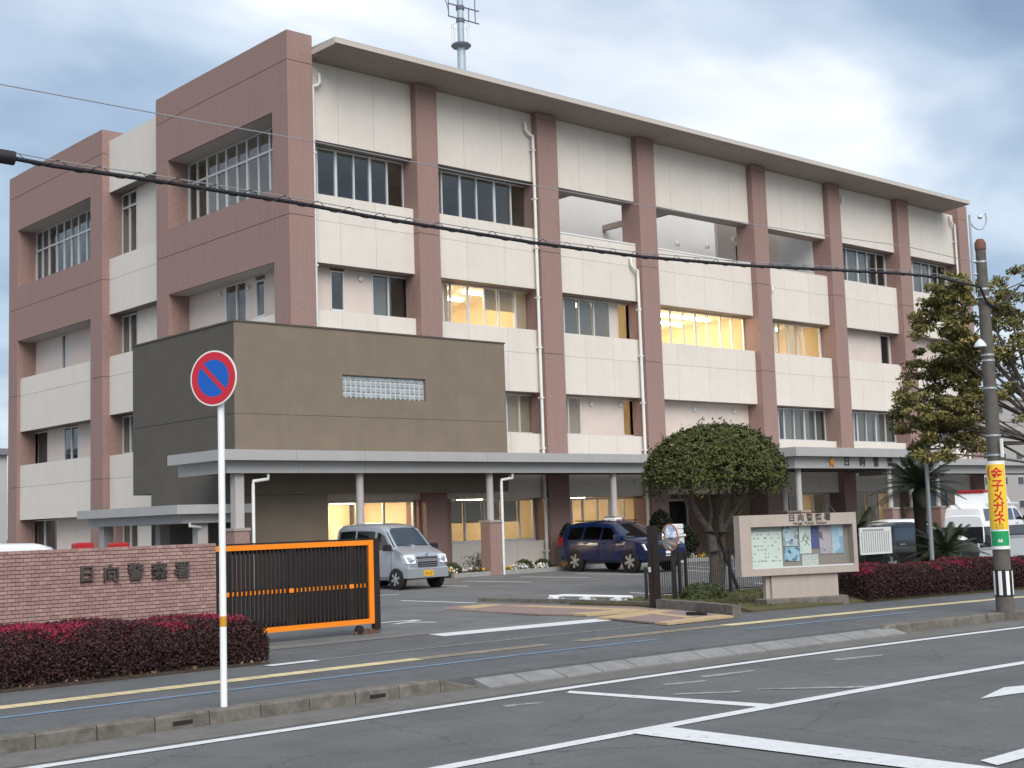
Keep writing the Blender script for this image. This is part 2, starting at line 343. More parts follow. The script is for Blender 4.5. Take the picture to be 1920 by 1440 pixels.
for i in range(13):                                     # flush apron blocks across the entrance
    x0 = xe+.56+i*.655
    if x0 > -4.3: break
    ya, yb = float(bend(x0)), float(bend(x0+.65))
    MB().add([(x0+.010, ya-23.72, -.2), (x0+.645, yb-23.72, -.2), (x0+.645, yb-23.425, -.2), (x0+.010, ya-23.425, -.2),
              (x0+.010, ya-23.72, -.128), (x0+.645, yb-23.72, -.128), (x0+.645, yb-23.425, -.045), (x0+.010, ya-23.425, -.045)],
             [(0, 3, 2, 1), (4, 5, 6, 7), (0, 1, 5, 4), (1, 2, 6, 5), (2, 3, 7, 6), (3, 0, 4, 7)]).build('apron_block', concA, kerb)
xr = x0+.02
kerbstone(xr, xr+.6, -.125, 0.)
for i in range(16): kerbstone(xr+.6+i*.62, xr+1.22+i*.62)
# tactile strip and lines on the pavement
tac = objtone(mat('tactile_plate', (.64, .52, .29), .8, c2=(.50, .42, .26), vscale=8, bump=.6, bscale=60), .12)
tacF = objtone(mat('faded_tactile_plate', (.30, .25, .17), .85, c2=(.17, .15, .125), vscale=8, bump=.5, bscale=60), .12)
for i in range(86):
    x0 = -19.6+i*.302
    if -9.3 < x0 < -8.6: continue
    ya, yb = float(bend(x0)), float(bend(x0+.3)); z = -.006
    worn = -11.6 < x0 < -5.2 and i % 4 != 9
    MB().add([(x0+.004, ya-21.30, z), (x0+.298, yb-21.30, z), (x0+.298, yb-21.0, z), (x0+.004, ya-21.0, z)], [(0, 1, 2, 3)]).build('tactile_plate', tacF if worn else tac, pav)
sweep(-19.6, -7.6, -22.07, -21.95, -.006).build('blue_guide_line', blueM, pav)
sweep(-5.6, -1.2, -22.07, -21.95, -.006).build('blue_guide_line', blueM, pav)
sweep(-13.2, -3.2, -20.03, -19.95, -.006).build('thin_boundary_line', wornM, pav)
sweep(-13.2, -12.4, -20.12, -19.92, -.003).build('white_patch', paintM, pav)
def poly(name, px, m, parent, zf, up=.006):
    P = [zf(u, v) for u, v in px]
    MB().add([(p[0], p[1], p[2]+up) for p in P], [tuple(range(len(P)))]).build(name, m, parent)
gz = lambda z: (lambda u, v: onZ(u, v, z))
poly('stop_line', [(803, 1190), (833, 1193.5), (1158, 1163), (1120, 1159.5)], paintM, pav, gz(-.012))
sweep(-13.4, 20, -17.95, -17.42, -.005, 50).build('concrete_channel', mat('channel_concrete', (.17, .168, .162), .9, c2=(.13, .128, .124), vscale=4), pav)
# markings on the road
sweep(-60, 60, -24.585, -24.425, RZ+.008, 90).build('edge_line', paintM, road)
sweep(-60, 60, -27.50, -27.32, RZ+.008, 90).build('lane_line', paintM, road)
poly('hatch_band', [(1185, 1377), (1255, 1365), (1860, 1441), (1990, 1462), (1900, 1470), (1690, 1441)], paintM, road, gz(RZ), .012)
poly('diagonal_line', [(1063, 1300), (1068, 1296), (1445, 1321), (1430, 1327)], paintM, road, gz(RZ), .006)
poly('old_diagonal_line', [(1262, 1304), (1266, 1301), (1390, 1296), (1388, 1299)], wornM, road, gz(RZ), .006)
poly('old_diagonal_line', [(1420, 1294), (1424, 1292), (1640, 1286), (1630, 1290)], wornM, road, gz(RZ), .006)
poly('lane_arrow', [(1838, 1311), (1882, 1290), (1925, 1286), (2050, 1279), (2050, 1292), (1925, 1299)], paintM, road, gz(RZ), .008)
poly('hatch_edge', [(1838, 1428), (1925, 1404), (2000, 1387), (2000, 1402), (1925, 1422), (1870, 1437)], paintM, road, gz(RZ), .010)
for a, b_ in (((940, 1323), (1020, 1316)), ((1310, 1268), (1420, 1256)), ((1560, 1236), (1660, 1227)), ((1240, 1283), (1330, 1275))):
    poly('paint_wear', [(a[0], a[1]), (b_[0], b_[1]), (b_[0]-8, b_[1]+3), (a[0]+10, a[1]+3)], wornM, road, gz(RZ), .004)
# markings in the lot: centre line in pixels + width in metres
def lotline(a, b_, wd=.12, mt=None, name='bay_line'):
    A, B = glot(*a), glot(*b_); d = (B-A)[:2]; d /= np.hypot(*d); n = np.array([-d[1], d[0]])*wd/2
    MB().add([(A[0]+n[0], A[1]+n[1], lotz(A[1])), (B[0]+n[0], B[1]+n[1], lotz(B[1])), (B[0]-n[0], B[1]-n[1], lotz(B[1])), (A[0]-n[0], A[1]-n[1], lotz(A[1]))], [(0, 1, 2, 3)]).build(name, mt or paintM, lot)
for a, b_ in (((752, 1126), (893, 1130.5)), ((703, 1117), (748, 1114)), ((800, 1097.5), (878, 1099)), ((868, 1089.5), (996, 1091.5)), ((975, 1081.5), (1104, 1083)), ((1080, 1075.5), (1206, 1077)),
              ((1182, 1111), (1288, 1117)), ((1280, 1062), (1390, 1066)), ((1360, 1103), (1440, 1108)), ((1416, 1093), (1450, 1095)), ((1300, 1070), (1340, 1072)), ((1272, 1068), (1304, 1070))):
    lotline(a, b_, .15)
lotline((705, 1168.5), (768, 1163), .14, name='lot_arrow'); lotline((768, 1163), (786, 1163.5), .25, name='lot_arrow'); lotline((740, 1170), (772, 1165), .12, name='lot_arrow'); lotline((757, 1166.5), (817, 1166.5), .14, name='lot_arrow')
# the paved tip between drive and walkway: pink pavers and yellow plates on a low kerb
pinkM = mat('pink_paver', (.27, .195, .175), .9, c2=(.21, .16, .15), vscale=10, bump=.4, bscale=80); yelM = mat('yellow_paver', (.50, .36, .20), .9, c2=(.36, .27, .17), vscale=10)
isl = thing('paved_island', 'low island of pink pavers with yellow plates beside the drive', 'island')
def island(px, h, name, mt):
    P = [onZ(u, v, h) for u, v in px]
    MB().prism([(p[0], p[1], .0) for p in P], (0, 0, h)).build(name, mt, isl)
island([(826, 1141), (850, 1135), (905, 1131.5), (1190, 1137), (1240, 1142), (1100, 1152), (1010, 1151), (900, 1146)], .03, 'pink_paving', pinkM)
island([(856, 1138), (905, 1133), (945, 1133.2), (885, 1141)], .036, 'yellow_plate', yelM)
island([(945, 1135.5), (1000, 1135), (1195, 1141.5), (1180, 1144.5)], .036, 'yellow_plate', yelM)
island([(1062, 1150), (1190, 1141.5), (1215, 1143), (1100, 1152)], .04, 'yellow_plate', yelM)
island([(1120, 1157), (1246, 1141), (1375, 1154), (1240, 1168)], .03, 'pink_paving', pinkM)
island([(1120, 1157), (1232, 1143), (1262, 1145), (1160, 1159.5)], .036, 'yellow_plate', yelM)
island([(1228, 1166.5), (1348, 1152), (1375, 1154.5), (1252, 1168)], .038, 'yellow_plate', yelM)
island([(1215, 1150), (1232, 1148.5), (1300, 1156), (1285, 1158)], .038, 'yellow_plate', yelM)
ik = MB()
def kerbrun(mb, px, z0, z1, wd):
    P = [onZ(u, v, z0) for u, v in px]
    for a, b_ in zip(P[:-1], P[1:]):
        d = (b_-a)[:2]; L = np.hypot(*d); d /= L; n = np.array([-d[1], d[0]])*wd
        mb.prism([(a[0], a[1], z0-.05), (b_[0], b_[1], z0-.05), (b_[0]+n[0], b_[1]+n[1], z0-.05), (a[0]+n[0], a[1]+n[1], z0-.05)], (0, 0, z1-z0+.05))
kerbrun(ik, [(897, 1131), (1050, 1133), (1212, 1139)], 0, .11, .16); ik.build('kerb_edge', concM, isl)
pk = tag(MB().build('planter_kerb', concM), 'stained concrete kerb with weep holes edging the planted strip', 'kerb'); me_ = MB(); kerbrun(me_, [(1230, 1143), (1300, 1148), (1374, 1156)], 0, .2, .18); bpy.data.objects.remove(pk)
pk = tag(me_.build('planter_kerb', concM), 'stained concrete kerb with weep holes edging the planted strip', 'kerb')
for u in (1299, 1318):
    p = onZ(u, 1150.6, .06); MB().box(p[0]-.05, p[0]+.05, p[1]-.06, p[1]+.12, .03, .09).build('weep_hole', darkM, pk)
# planted strips
def strip(name, X0, X1, o0, o1, h, mt, n=40):
    m = MB(); xs = np.linspace(X0, X1, n); b = bend(xs); vs = []
    for x, q in zip(xs, b): vs += [(x, o0+q, -.2), (x, o0+q, h*.4), (x, o0+.25+q, h), (x, o1-.2+q, h), (x, o1+q, h*.3), (x, o1+q, -.2)]
    m.add(vs, [(6*i+j, 6*i+6+j, 6*i+7+j, 6*i+1+j) for i in range(n-1) for j in range(5)]+[(0, 1, 2, 3, 4, 5), tuple(6*(n-1)+j for j in range(6))])
    return tag(m.build(name, mt), kind='structure')
strip('planted_ground', -2.55, 40, -19.45, -14.4, .07, grassM)
strip('hedge_soil', -40, -13.0, -19.75, -17.45, .03, soilM)
# ================================================================ main building
PIERS = [(0., .98), (5.3, 6.24), (11.13, 12.17), (16.72, 17.74), (24.21, 25.21), (29.99, 30.96), (35.9, 36.93), (41.8, 42.76)]
HEAD = {4: 14.72, 3: 10.58, 2: 6.64, 1: 2.70}; SILL = {4: 12.90, 3: 9.0, 2: 5.08, 1: 1.12}
JO = [0, 4.03, 8.1, 12.0, 17.16, 17.42]
SB, WB = .30, .85
bld = thing('station_building', 'four storey building with red brown piers and cream panels above the parking lot', 'building', (0, 0, 0))
# piers: courses of finish parted by recessed joints
for i, (a, b) in enumerate(PIERS):
    m = MB()
    if i == 0:
        continue
    top = 17.42 if i < 7 else 17.95
    for z0, z1 in zip(JO[:-1], JO[1:-1]+[top]): m.box(a, b, 0, 1.0, z0+(.012 if z0 else -.2), z1-.012)
    m.box(a+.02, b-.02, .02, .99, -.1, top-.02)
    m.build('pier', pierM, bld)
def spandrel(bay, z0, z1, splits, jz=None, y=SB, x0=None, x1=None):
    a = PIERS[bay-1][1] if x0 is None else x0; b = PIERS[bay][0] if x1 is None else x1
    a0, b0 = a-.001*0+.002, b-.002
    bk = MB().box(a0, b0, y+.012, 1.0, z0+.01, z1-.01).build('spandrel', jointM, bld)
    xs = [a]+[a+(b-a)*s for s in splits]+[b]; zs = [z0]+([jz] if jz and z0 < jz < z1 else [])+[z1]
    for p, q in zip(xs[:-1], xs[1:]):
        for r, s in zip(zs[:-1], zs[1:]):
            MB().box(p+(.005 if p > a else .003), q-(.005 if q < b else .003), y, y+.05, r+(.005 if r > z0 else 0), s-(.005 if s < z1 else 0)).build('panel', panelM, bk)
    # soffit and coping returns that close the recess above and below the glazing
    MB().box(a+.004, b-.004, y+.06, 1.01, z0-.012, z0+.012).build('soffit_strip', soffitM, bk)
    return bk
SPL = {1: (.28, .62), 2: (.3, .68), 3: (.32, .66), 4: (.2, .5, .8), 5: (.3, .68), 6: (.3, .66), 7: (.33, .66)}
for bay in range(1, 8):
    s = SPL[bay]
    spandrel(bay, HEAD[4], 17.40, s)
    spandrel(bay, HEAD[3], SILL[4], s, 12.0)
    spandrel(bay, HEAD[2], SILL[3], s, 8.1)
    if bay == 4: spandrel(bay, 3.3, SILL[2], s, 4.03)
    else: spandrel(bay, HEAD[1], SILL[2], s, 4.03)
    if bay in (3, 5, 6, 7): spandrel(bay, -.2, SILL[1], s, None)
spandrel(2, -.2, SILL[1], (.3, .68), None, x0=6.64)
# slabs, roof, cross walls, back wall (the rooms are what lies between them)
XE = 42.74
def part(name, mt, *boxes, parent=None):
    m = MB()
    for q in boxes: m.box(*q)
    return m.build(name, mt, parent or bld)
part('floor_slab', intF, (7.0, XE, 1.02, 23.4, -.1, .16), (.92, 6.98, 1.02, 23.4, -.1, .16))
for z0, z1 in ((2.76, 4.05), (6.70, 8.12), (10.66, 12.02)):
    part('floor_slab', mat('ceiling_board', (.72, .66, .55), .8), (.92, XE, 1.012, 23.4, z0, z1))
part('roof_slab', MATS['ceiling_board'], (.92, 12.0, 1.012, 23.4, 15.72, 17.38), (12.0, 30.2, 5.6, 23.4, 15.72, 17.38), (30.2, XE, 1.012, 23.4, 15.72, 17.38))
part('back_wall', intM, (7.0, XE, 7.0, 7.2, .16, 2.76), (7.0, XE, 7.0, 7.2, 4.05, 6.7), (7.0, XE, 7.0, 7.2, 8.12, 10.66), (7.0, 12.0, 7.0, 7.2, 12.02, 15.72), (30.2, XE, 7.0, 7.2, 12.02, 15.72))
for a, b in PIERS[1:-1]:
    c = (a+b)/2
    if c < 7: part('cross_wall', intM, *[(c-.06, c+.06, 1.0, 7.0, z0, z1) for z0, z1 in ((.16, 2.76), (4.05, 6.7), (8.12, 10.66))])
    else: part('cross_wall', intM, *[(c-.06, c+.06, 1.0, 7.0, z0, z1) for z0, z1 in ((.16, 2.76), (4.05, 6.7), (8.12, 10.66))])
part('side_room_wall', intM, *[(.95, 7, y, y+.1, z0, z1) for y in (9.25, 13.75) for z0, z1 in ((.16, 2.76), (4.05, 6.7), (8.12, 10.66), (12.02, 15.72))])
part('corner_room_wall', intM, (7.0, 7.12, 7.2, 23.4, .16, 15.72), (11.6, 11.7, 1.0, 7.0, 12.02, 15.72), (30.3, 30.4, 1.0, 7.0, 12.02, 15.72), (36.4, 36.5, 1.0, 7.0, 12.02, 15.72))
part('end_wall', panelM, (42.4, 42.74, 1.0, 23.4, -.1, 17.4))
part('rear_wall', panelM, (.9, 42.4, 23.1, 23.4, -.1, 17.4))
# eave: thin slab tipped over the front
m = MB(); X0, X1 = 1.02, 40.75
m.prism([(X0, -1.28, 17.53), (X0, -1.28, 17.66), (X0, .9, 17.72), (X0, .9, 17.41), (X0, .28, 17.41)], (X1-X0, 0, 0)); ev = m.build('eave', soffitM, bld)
MB().box(X0-.03, X1+.03, -1.33, -1.285, 17.55, 17.70).build('eave_edge', mat('eave_trim', (.50, .45, .41), .6), ev)
MB().prism([(X0-.03, -1.33, 17.701), (X0-.03, -1.33, 17.735), (X0-.03, .9, 17.80), (X0-.03, .9, 17.76)], (X1-X0+.06, 0, 0)).build('roof_sheet', mat('roof_sheet', (.42, .41, .40), .6), ev)
MB().box(X0-.05, X0-.004, -1.28, .3, 17.50, 17.70).build('eave_end', MATS['eave_trim'], ev)
# ---------------- windows
def fmap(x, y, z): return (x, y, z)
def window(xs, z0, z1, plane='F', at=WB, sash=True, lit=False, blind=(), thick=(), transom=None, parent=None, curtain=(), half=()):
    """xs: mullion centres along the wall; plane 'F' faces -Y, 'L' faces -X"""
    xs = sorted(xs); fr = MB(); dep = .07
    def B(mb, a, b, d0, d1, r, s):
        if plane == 'F': mb.box(a, b, at+d0, at+d1, r, s)
        else: mb.box(at+d0, at+d1, a, b, r, s)
    B(fr, xs[0]-.02, xs[-1]+.02, -.03, dep, z0, z0+.07); B(fr, xs[0]-.02, xs[-1]+.02, -.03, dep, z1-.055, z1)
    for i, x in enumerate(xs):
        t = .05 if i in thick else .028
        B(fr, x-t, x+t, -.025 if i in thick else -.018, dep, z0+.07, z1-.055)
    if transom: B(fr, xs[0], xs[-1], -.022, dep, transom-.04, transom+.04)
    o = fr.build('window', alumM, parent or bld)
    sill = MB(); B(sill, xs[0]-.03, xs[-1]+.03, -.10, -.03, z0-.045, z0-.003); sill.build('sill', alumM, o)
    for i, (a, b) in enumerate(zip(xs[:-1], xs[1:])):
        for r, s in ([(z0+.07, z1-.055)] if not transom else [(z0+.07, transom-.04), (transom+.04, z1-.055)]):
            g = MB(); d = .012 if (i % 2 and sash) else .034
            if plane == 'F': g.add([(a+.02, at+d, r), (b-.02, at+d, r), (b-.02, at+d, s), (a+.02, at+d, s)], [(0, 1, 2, 3)])
            else: g.add([(at+d, a+.02, r), (at+d, b-.02, r), (at+d, b-.02, s), (at+d, a+.02, s)], [(0, 1, 2, 3)])
            g.build('pane', glassL if lit else glassM, o)
        if i in half: m = MB(); B(m, a+.03, b-.03, .11, .12, z0+(z1-z0)*.46, z1-.05); m.build('blind', mat('brown_roller_blind', (.36, .28, .18), .85), o)
        if i in blind or i in curtain:
            m = MB()
            if i in blind: B(m, a+.03, b-.03, .11, .12, z0+.06, z1-.05)
            else:
                n = 9; P = []
                for k in range(n+1):
                    x = a+.03+(b-a-.06)*k/n; d = .14+.03*(k % 2)
                    P += [((x, at+d, z0+.06), (x, at+d, z1-.05)) if plane == 'F' else ((at+d, x, z0+.06), (at+d, x, z1-.05))]
                m.add([q for pr in P for q in pr], [(2*k, 2*k+2, 2*k+3, 2*k+1) for k in range(n)])
            m.build('blind' if i in blind else 'curtain', blindM if i in blind else curtainM, o)
    return o
def pxs(us, v, Y=WB): return [float(onY(u, v, Y)[0]) for u in us]
def recess(bay, fl, x0, x1):           # rendered wall between the windows of a recess
    part('recess_wall', recessM, (x0, x1, WB-.01, 1.0, SILL[fl]-.02, HEAD[fl]+.02))
def full(bay, us, v, fl, **k):
    xs = pxs(us, v); a, b = PIERS[bay-1][1], PIERS[bay][0]
    return window(xs, SILL[fl]+.02, HEAD[fl]-.04, **k), xs
# fourth floor
def jamb(bay, fl, xs, walls=True):
    a, b = PIERS[bay-1][1], PIERS[bay][0]
    if xs[0]-.03 > a+.02: recess(bay, fl, a, xs[0]-.03)
    if xs[-1]+.03 < b-.02: recess(bay, fl, xs[-1]+.03, b)
o, xs = full(1, [570, 594, 629, 663, 693, 725, 755], 330, 4, thick=(2, 4)); jamb(1, 4, xs)
o, xs = full(2, [800, 828, 862, 893, 926, 957, 985], 370, 4, thick=(2, 4)); jamb(2, 4, xs)
o, xs = full(6, [1568, 1587, 1607, 1625, 1642, 1658], 490, 4, thick=(2,), blind=(1, 2)); jamb(6, 4, xs)
o, xs = full(7, [1695, 1710, 1727, 1742, 1757, 1772], 510, 4, thick=(1, 3), blind=(1, 2)); jamb(7, 4, xs)
# open terrace on the fourth floor, bays 3 to 5
part('terrace_floor', concL, (12.17, 29.99, 1.02, 5.5, 12.025, 12.10))
tw = mat('terrace_wall', (.64, .63, .62), .8, var=.04, vscale=1)
part('terrace_wall', tw, (12.0, 30.2, 5.5, 5.6, 12.02, 17.38), (11.72, 11.8, 1.0, 5.5, 12.02, 17.3), (29.96, 30.28, 1.02, 5.5, 12.02, 17.3))
part('terrace_wall', recessM, (25.3, 29.96, 3.0, 3.15, 12.1, 16.5))
tw2 = part('terrace_window', alumM, (26.5, 27.9, 2.95, 2.99, 13.0, 14.55)); part('terrace_pane', glassM, (26.56, 27.86, 2.935, 2.945, 13.06, 14.49))
for x in (14.2, 20.2): part('terrace_beam', soffitM, (x, x+.18, 1.02, 5.5, 14.9, 15.15))
for bay in (3, 4): part('parapet_coping', pipeM, (PIERS[bay-1][1]+.01, PIERS[bay][0]-.01, SB-.02, 1.02, SILL[4]+.003, SILL[4]+.06))
part('parapet_coping', panelM, (PIERS[4][1]+.01, PIERS[5][0]-.01, SB-.01, 1.02, SILL[4]+.003, SILL[4]+.03))
for u, v in ((1270, 456), (1326, 461), (1376, 448)):
    p = onY(u, v, 4.6 if u < 1370 else 2.0)
    MB().lathe((p[0], p[1], p[2]), [(.02, -.14), (.10, -.12), (.13, -.02), (.10, .08), (.03, .12)], 12).build('terrace_lamp', whiteM, bld, smooth=40)
# third floor
o, xs = full(1, [698, 728, 762], 550, 3, blind=(0,)); ys = pxs([620, 644], 540); window(ys, SILL[3]+.1, HEAD[3]-.1)
recess(1, 3, .98, ys[0]-.03); recess(1, 3, ys[1]+.03, xs[0]-.03); recess(1, 3, xs[-1]+.03, 5.3)
o, xs = full(2, [812, 831, 845, 877, 908, 935, 965, 993], 570, 3, lit=True, blind=(1, 6), half=(4, 5), thick=(3, 6)); jamb(2, 3, xs)
o, xs = full(3, [1040, 1057, 1085, 1113, 1142], 590, 3, blind=(1, 2, 3)); ys = pxs([1157, 1180], 600); window(ys, SILL[3]+.02, HEAD[3]-.04, lit=True)
recess(3, 3, 12.17, xs[0]-.03); recess(3, 3, xs[-1]+.03, ys[0]-.03); recess(3, 3, ys[-1]+.03, 16.72)
o, xs = full(4, [1225, 1239, 1258, 1282, 1304, 1327, 1351, 1372, 1394], 620, 3, lit=True, thick=(4,), blind=()); jamb(4, 3, xs)
o, xs = full(5, [1435, 1451, 1461, 1477, 1494, 1506, 1537], 630, 3, lit=True, thick=(4,), curtain=(1, 3)); jamb(5, 3, xs)
o, xs = full(6, [1651, 1667], 655, 3); jamb(6, 3, xs)
o, xs = full(7, [1772, 1786], 660, 3); jamb(7, 3, xs)
# second floor
o, xs = full(2, [905, 925, 950, 974, 1000], 780, 2, lit=True, blind=(0, 1, 2, 3)); jamb(2, 2, xs)
o, xs = full(3, [1048, 1065, 1088], 770, 2, lit=True, blind=(0, 1)); ys = pxs([1168, 1187], 780); window(ys, SILL[2]+.02, HEAD[2]-.04, lit=True)
recess(3, 2, 12.17, xs[0]-.03); recess(3, 2, xs[-1]+.03, ys[0]-.03); recess(3, 2, ys[-1]+.03, 16.72)
recess(4, 2, 17.74, 24.21); recess(1, 2, .98, 5.3)
o, xs = full(5, [1445, 1460, 1470, 1489, 1508, 1529, 1547], 800, 2, thick=(2, 4), blind=(2, 4), curtain=(3, 5)); jamb(5, 2, xs)
o, xs = full(6, [1586, 1601, 1607, 1624, 1642, 1660, 1678], 800, 2, thick=(2, 4), blind=(2, 4), curtain=(3, 5)); jamb(6, 2, xs)
o, xs = full(7, [1712, 1735, 1760, 1785], 810, 2, blind=(0, 1, 2)); jamb(7, 2, xs)
# ground floor
g1 = [7.05, 7.75, 8.75, 9.7, 10.1, 11.1]
o = window([6.8, 7.72, 8.62, 9.5, 10.35, 11.05], SILL[1]+.02, HEAD[1]-.03, lit=True, thick=(2,), half=(0, 1, 2, 3)); recess(2, 1, 6.64, 6.77); recess(2, 1, 11.08, 11.13)
o, xs = full(3, [1072, 1093, 1121, 1142, 1170, 1195], 960, 1, lit=True, thick=(3,)); jamb(3, 1, xs)
o = window([26.0, 26.9, 27.8, 28.7, 29.6], SILL[1]+.02, HEAD[1]-.03, lit=True, blind=(0, 1, 3)); recess(5, 1, 25.21, 25.97); recess(5, 1, 29.63, 29.99)
o = window([31.3, 32.2, 33.1, 34.0, 35.0], SILL[1]+.02, HEAD[1]-.03, lit=True, blind=(1, 2)); recess(6, 1, 30.96, 31.27); recess(6, 1, 35.03, 35.9)
o = window([37.4, 38.4, 39.4, 40.4], SILL[1]+.02, HEAD[1]-.03, blind=(0, 2)); recess(7, 1, 36.93, 37.37); recess(7, 1, 40.43, 41.8)
part('entrance_recess_wall', pierM, (17.74, 24.21, 3.2, 3.4, -.1, 3.3)); part('entrance_ceiling', soffitM, (17.74, 24.21, .95, 3.2, 3.28, 3.31))
dr = part('entrance_door', alumM, (19.6, 19.68, 3.1, 3.2, .12, 2.5), (21.0, 21.06, 3.1, 3.2, .12, 2.5), (22.4, 22.48, 3.1, 3.2, .12, 2.5), (19.6, 22.48, 3.1, 3.2, 2.5, 2.6)); MB().box(19.68, 22.4, 3.14, 3.15, .12, 2.5).build('pane', glassM, dr)
# hooded wall vents
for u, v, Y in ((675, 523, WB), (1107, 758, WB), (1162, 760, WB), (1301, 768, WB), (1375, 772, WB)):
    p = onY(u, v, Y-.02); MB().lathe((p[0], Y-.10, p[2]), [(.02, 0), (.09, .01), (.10, .09)], 12, axis='y').build('wall_vent', alumM, bld, smooth=40)
# ceiling lights and lit rooms
def tubes(x0, x1, y0, y1, nx, ny, z, ln=1.15):
    for i in range(nx):
        for j in range(ny):
            x = x0+(x1-x0)*(i+.5)/nx; y = y0+(y1-y0)*(j+.5)/ny
            MB().box(x-ln/2, x+ln/2, y-.09, y+.09, z-.10, z-.012).build('ceiling_light', tubeM, bld)
tubes(18.2, 23.8, 1.6, 6.6, 4, 3, 10.66); tubes(6.8, 10.8, 1.6, 6.2, 2, 3, 10.66); tubes(25.8, 29.5, 1.8, 5.6, 2, 2, 10.66); tubes(14.6, 16.5, 1.6, 5, 1, 2, 10.66, .9)
tubes(7.0, 10.8, 2, 6, 2, 1, 6.7); tubes(12.6, 16.3, 2, 6, 2, 1, 6.7)
tubes(7.0, 10.8, 2, 6.4, 2, 2, 2.76); tubes(12.6, 16.3, 2, 6.4, 2, 2, 2.76); tubes(25.6, 29.6, 2.4, 6, 2, 1, 2.76); tubes(31.4, 35.4, 2.4, 6, 2, 1, 2.76)
# furniture behind the lit ground floor windows
cab = mat('office_cabinet', (.22, .20, .17), .6)
for x in (7.3, 8.4, 9.6, 12.9, 14.3, 15.6): part('office_cabinet', cab, (x, x+.9, 6.4, 6.98, .16, 1.95))
for x in (7.2, 9.0, 13.2, 15.0): part('desk', cab, (x, x+1.4, 1.6, 2.3, .82, .86), (x, x+.04, 1.6, 2.3, .16, .82), (x+1.36, x+1.4, 1.6, 2.3, .16, .82))
# downpipes
def downpipe(u0, v0, side, zb, Xp):
    p = onY(u0, v0, SB-.08); h = float(p[2]); s = .32*side
    m = MB().tube([(Xp-s*1.0, .22, h+.32), (Xp-s, .18, h), (Xp-s*.6, .16, h-.14), (Xp, .14, h-.2), (Xp, .14, h-.5), (Xp, .14, zb)], .062, 8)
    o = m.build('downpipe', pipeM, bld, smooth=50)
    for z in np.arange(zb+.6, h-.6, 1.9): MB().box(Xp-.075, Xp+.075, .07, .26, z, z+.05).build('pipe_clip', pipeM, o)
downpipe(597, 155, -1, 4.1, 1.07); downpipe(988, 245, 1, .1, 11.03); downpipe(1187, 498, 1, .1, 16.62); downpipe(1782, 415, 1, 3.9, 41.68)
for u, v in ((1578, 375), (1447, 540)):
    p = onY(u, v, SB-.06); MB().tube([(p[0], .2, p[2]+.14), (p[0], .2, p[2]-.12), (p[0]-.12, .2, p[2]-.14)], .055, 8).build('pipe_stub', pipeM, bld, smooth=50)
# ================================================================ left (end) elevation: frames A and B in pier finish, cream bay between
def frame(y0, y1, o0, o1, name):
    m = MB(); T = 18.17
    bands = [(4, 13.0, 15.60), (3, 8.9, 10.56), (2, 5.0, 6.5), (1, 1.0, 2.6)]
    for a, b in ((y0, o0), (o1, y1)):                       # the two side piers of the frame
        x1 = .98 if a == 0 else .95
        for z0, z1 in zip([0, 4.03, 8.1, 12.0, 17.16], [4.03, 8.1, 12.0, 17.16, T]): m.box(0, x1, a, b, z0+(.012 if z0 else -.2), z1-.012)
        m.box(.02, x1-.02, a+.02, b-.02, -.1, T-.02)
    for z0, z1 in ((15.60, 17.148), (17.172, T-.001), (10.56, 11.988), (12.012, 13.0)): m.box(0.0, .95, o0, o1, z0, z1)
    m.box(.02, .93, o0, o1, 15.7, T-.03); m.box(.02, .93, o0, o1, 10.6, 12.9)
    f = m.build(name, pierM, bld)
    MB().box(.06, .95, o0+.002, o1-.002, 15.588, 15.598).build('soffit_strip', mat('pale_soffit', (.42, .40, .38), .85), f); MB().box(.06, .95, o0+.002, o1-.002, 10.548, 10.558).build('soffit_strip', MATS['pale_soffit'], f)
    for z0, z1, jz in ((6.5, 8.88, 8.1), (2.6, 5.0, 4.03)):
        bk = MB().box(.165, .95, o0+.003, o1-.003, z0+.01, z1-.01).build('spandrel', jointM, bld)
        for r, s in ((z0, jz-.006), (jz+.006, z1)):
            MB().box(.15, .2, o0+.002, o1-.002, r, s).build('panel', panelM, bk)
    return f
frame(0., 9.18, .95, 8.25, 'corner_frame'); frame(13.82, 23.5, 14.92, 22.5, 'rear_corner_frame')
# cream bay
for z0, z1, jz in ((15.58, 17.72, None), (10.6, 12.85, 12.0), (6.56, 8.9, 8.1), (2.6, 4.95, 4.03)):
    bk = MB().box(.315, .95, 9.185, 13.815, z0+.01, z1-.01).build('spandrel', jointM, bld)
    for r, s in ([(z0, z1)] if jz is None else [(z0, jz-.006), (jz+.006, z1)]): MB().box(.30, .35, 9.182, 13.818, r, s).build('panel', panelM, bk)
for z0, z1 in ((12.85, 15.58), (8.9, 10.6), (4.95, 6.56), (1, 2.6)):
    part('recess_wall', panelM, (WB-.01, 1.0, 9.2, 12.45, z0-.02, z1+.02))
    window([12.5, 13.15, 13.78], z0+.03, z1-.04, 'L', transom=z1-.62 if z1 > 15 else None)
part('bay_foot', panelM, (.3, .95, 9.19, 13.81, -.2, 1.0), (.3, .95, 14.93, 22.49, -.2, 1.0))
# windows of frames
ya = [.98, 1.72, 2.48, 3.25, 3.99, 4.69, 5.43, 6.12, 6.82, 7.58, 8.22]
window(ya, 13.02, 15.57, 'L', transom=14.78, thick=(0, 2, 4, 6, 8, 10))
yb = [14.95, 15.7, 16.4, 17.15, 17.95, 18.71, 19.43, 20.23, 21.04, 21.8, 22.47]
window(yb, 13.02, 15.57, 'L', transom=14.7, thick=(0, 2, 4, 6, 8, 10), blind=(8, 9), curtain=(1, 4))
def lwall(y0, y1, z0, z1): part('recess_wall', recessM, (WB-.01, 1.0, y0, y1, z0-.02, z1+.02))
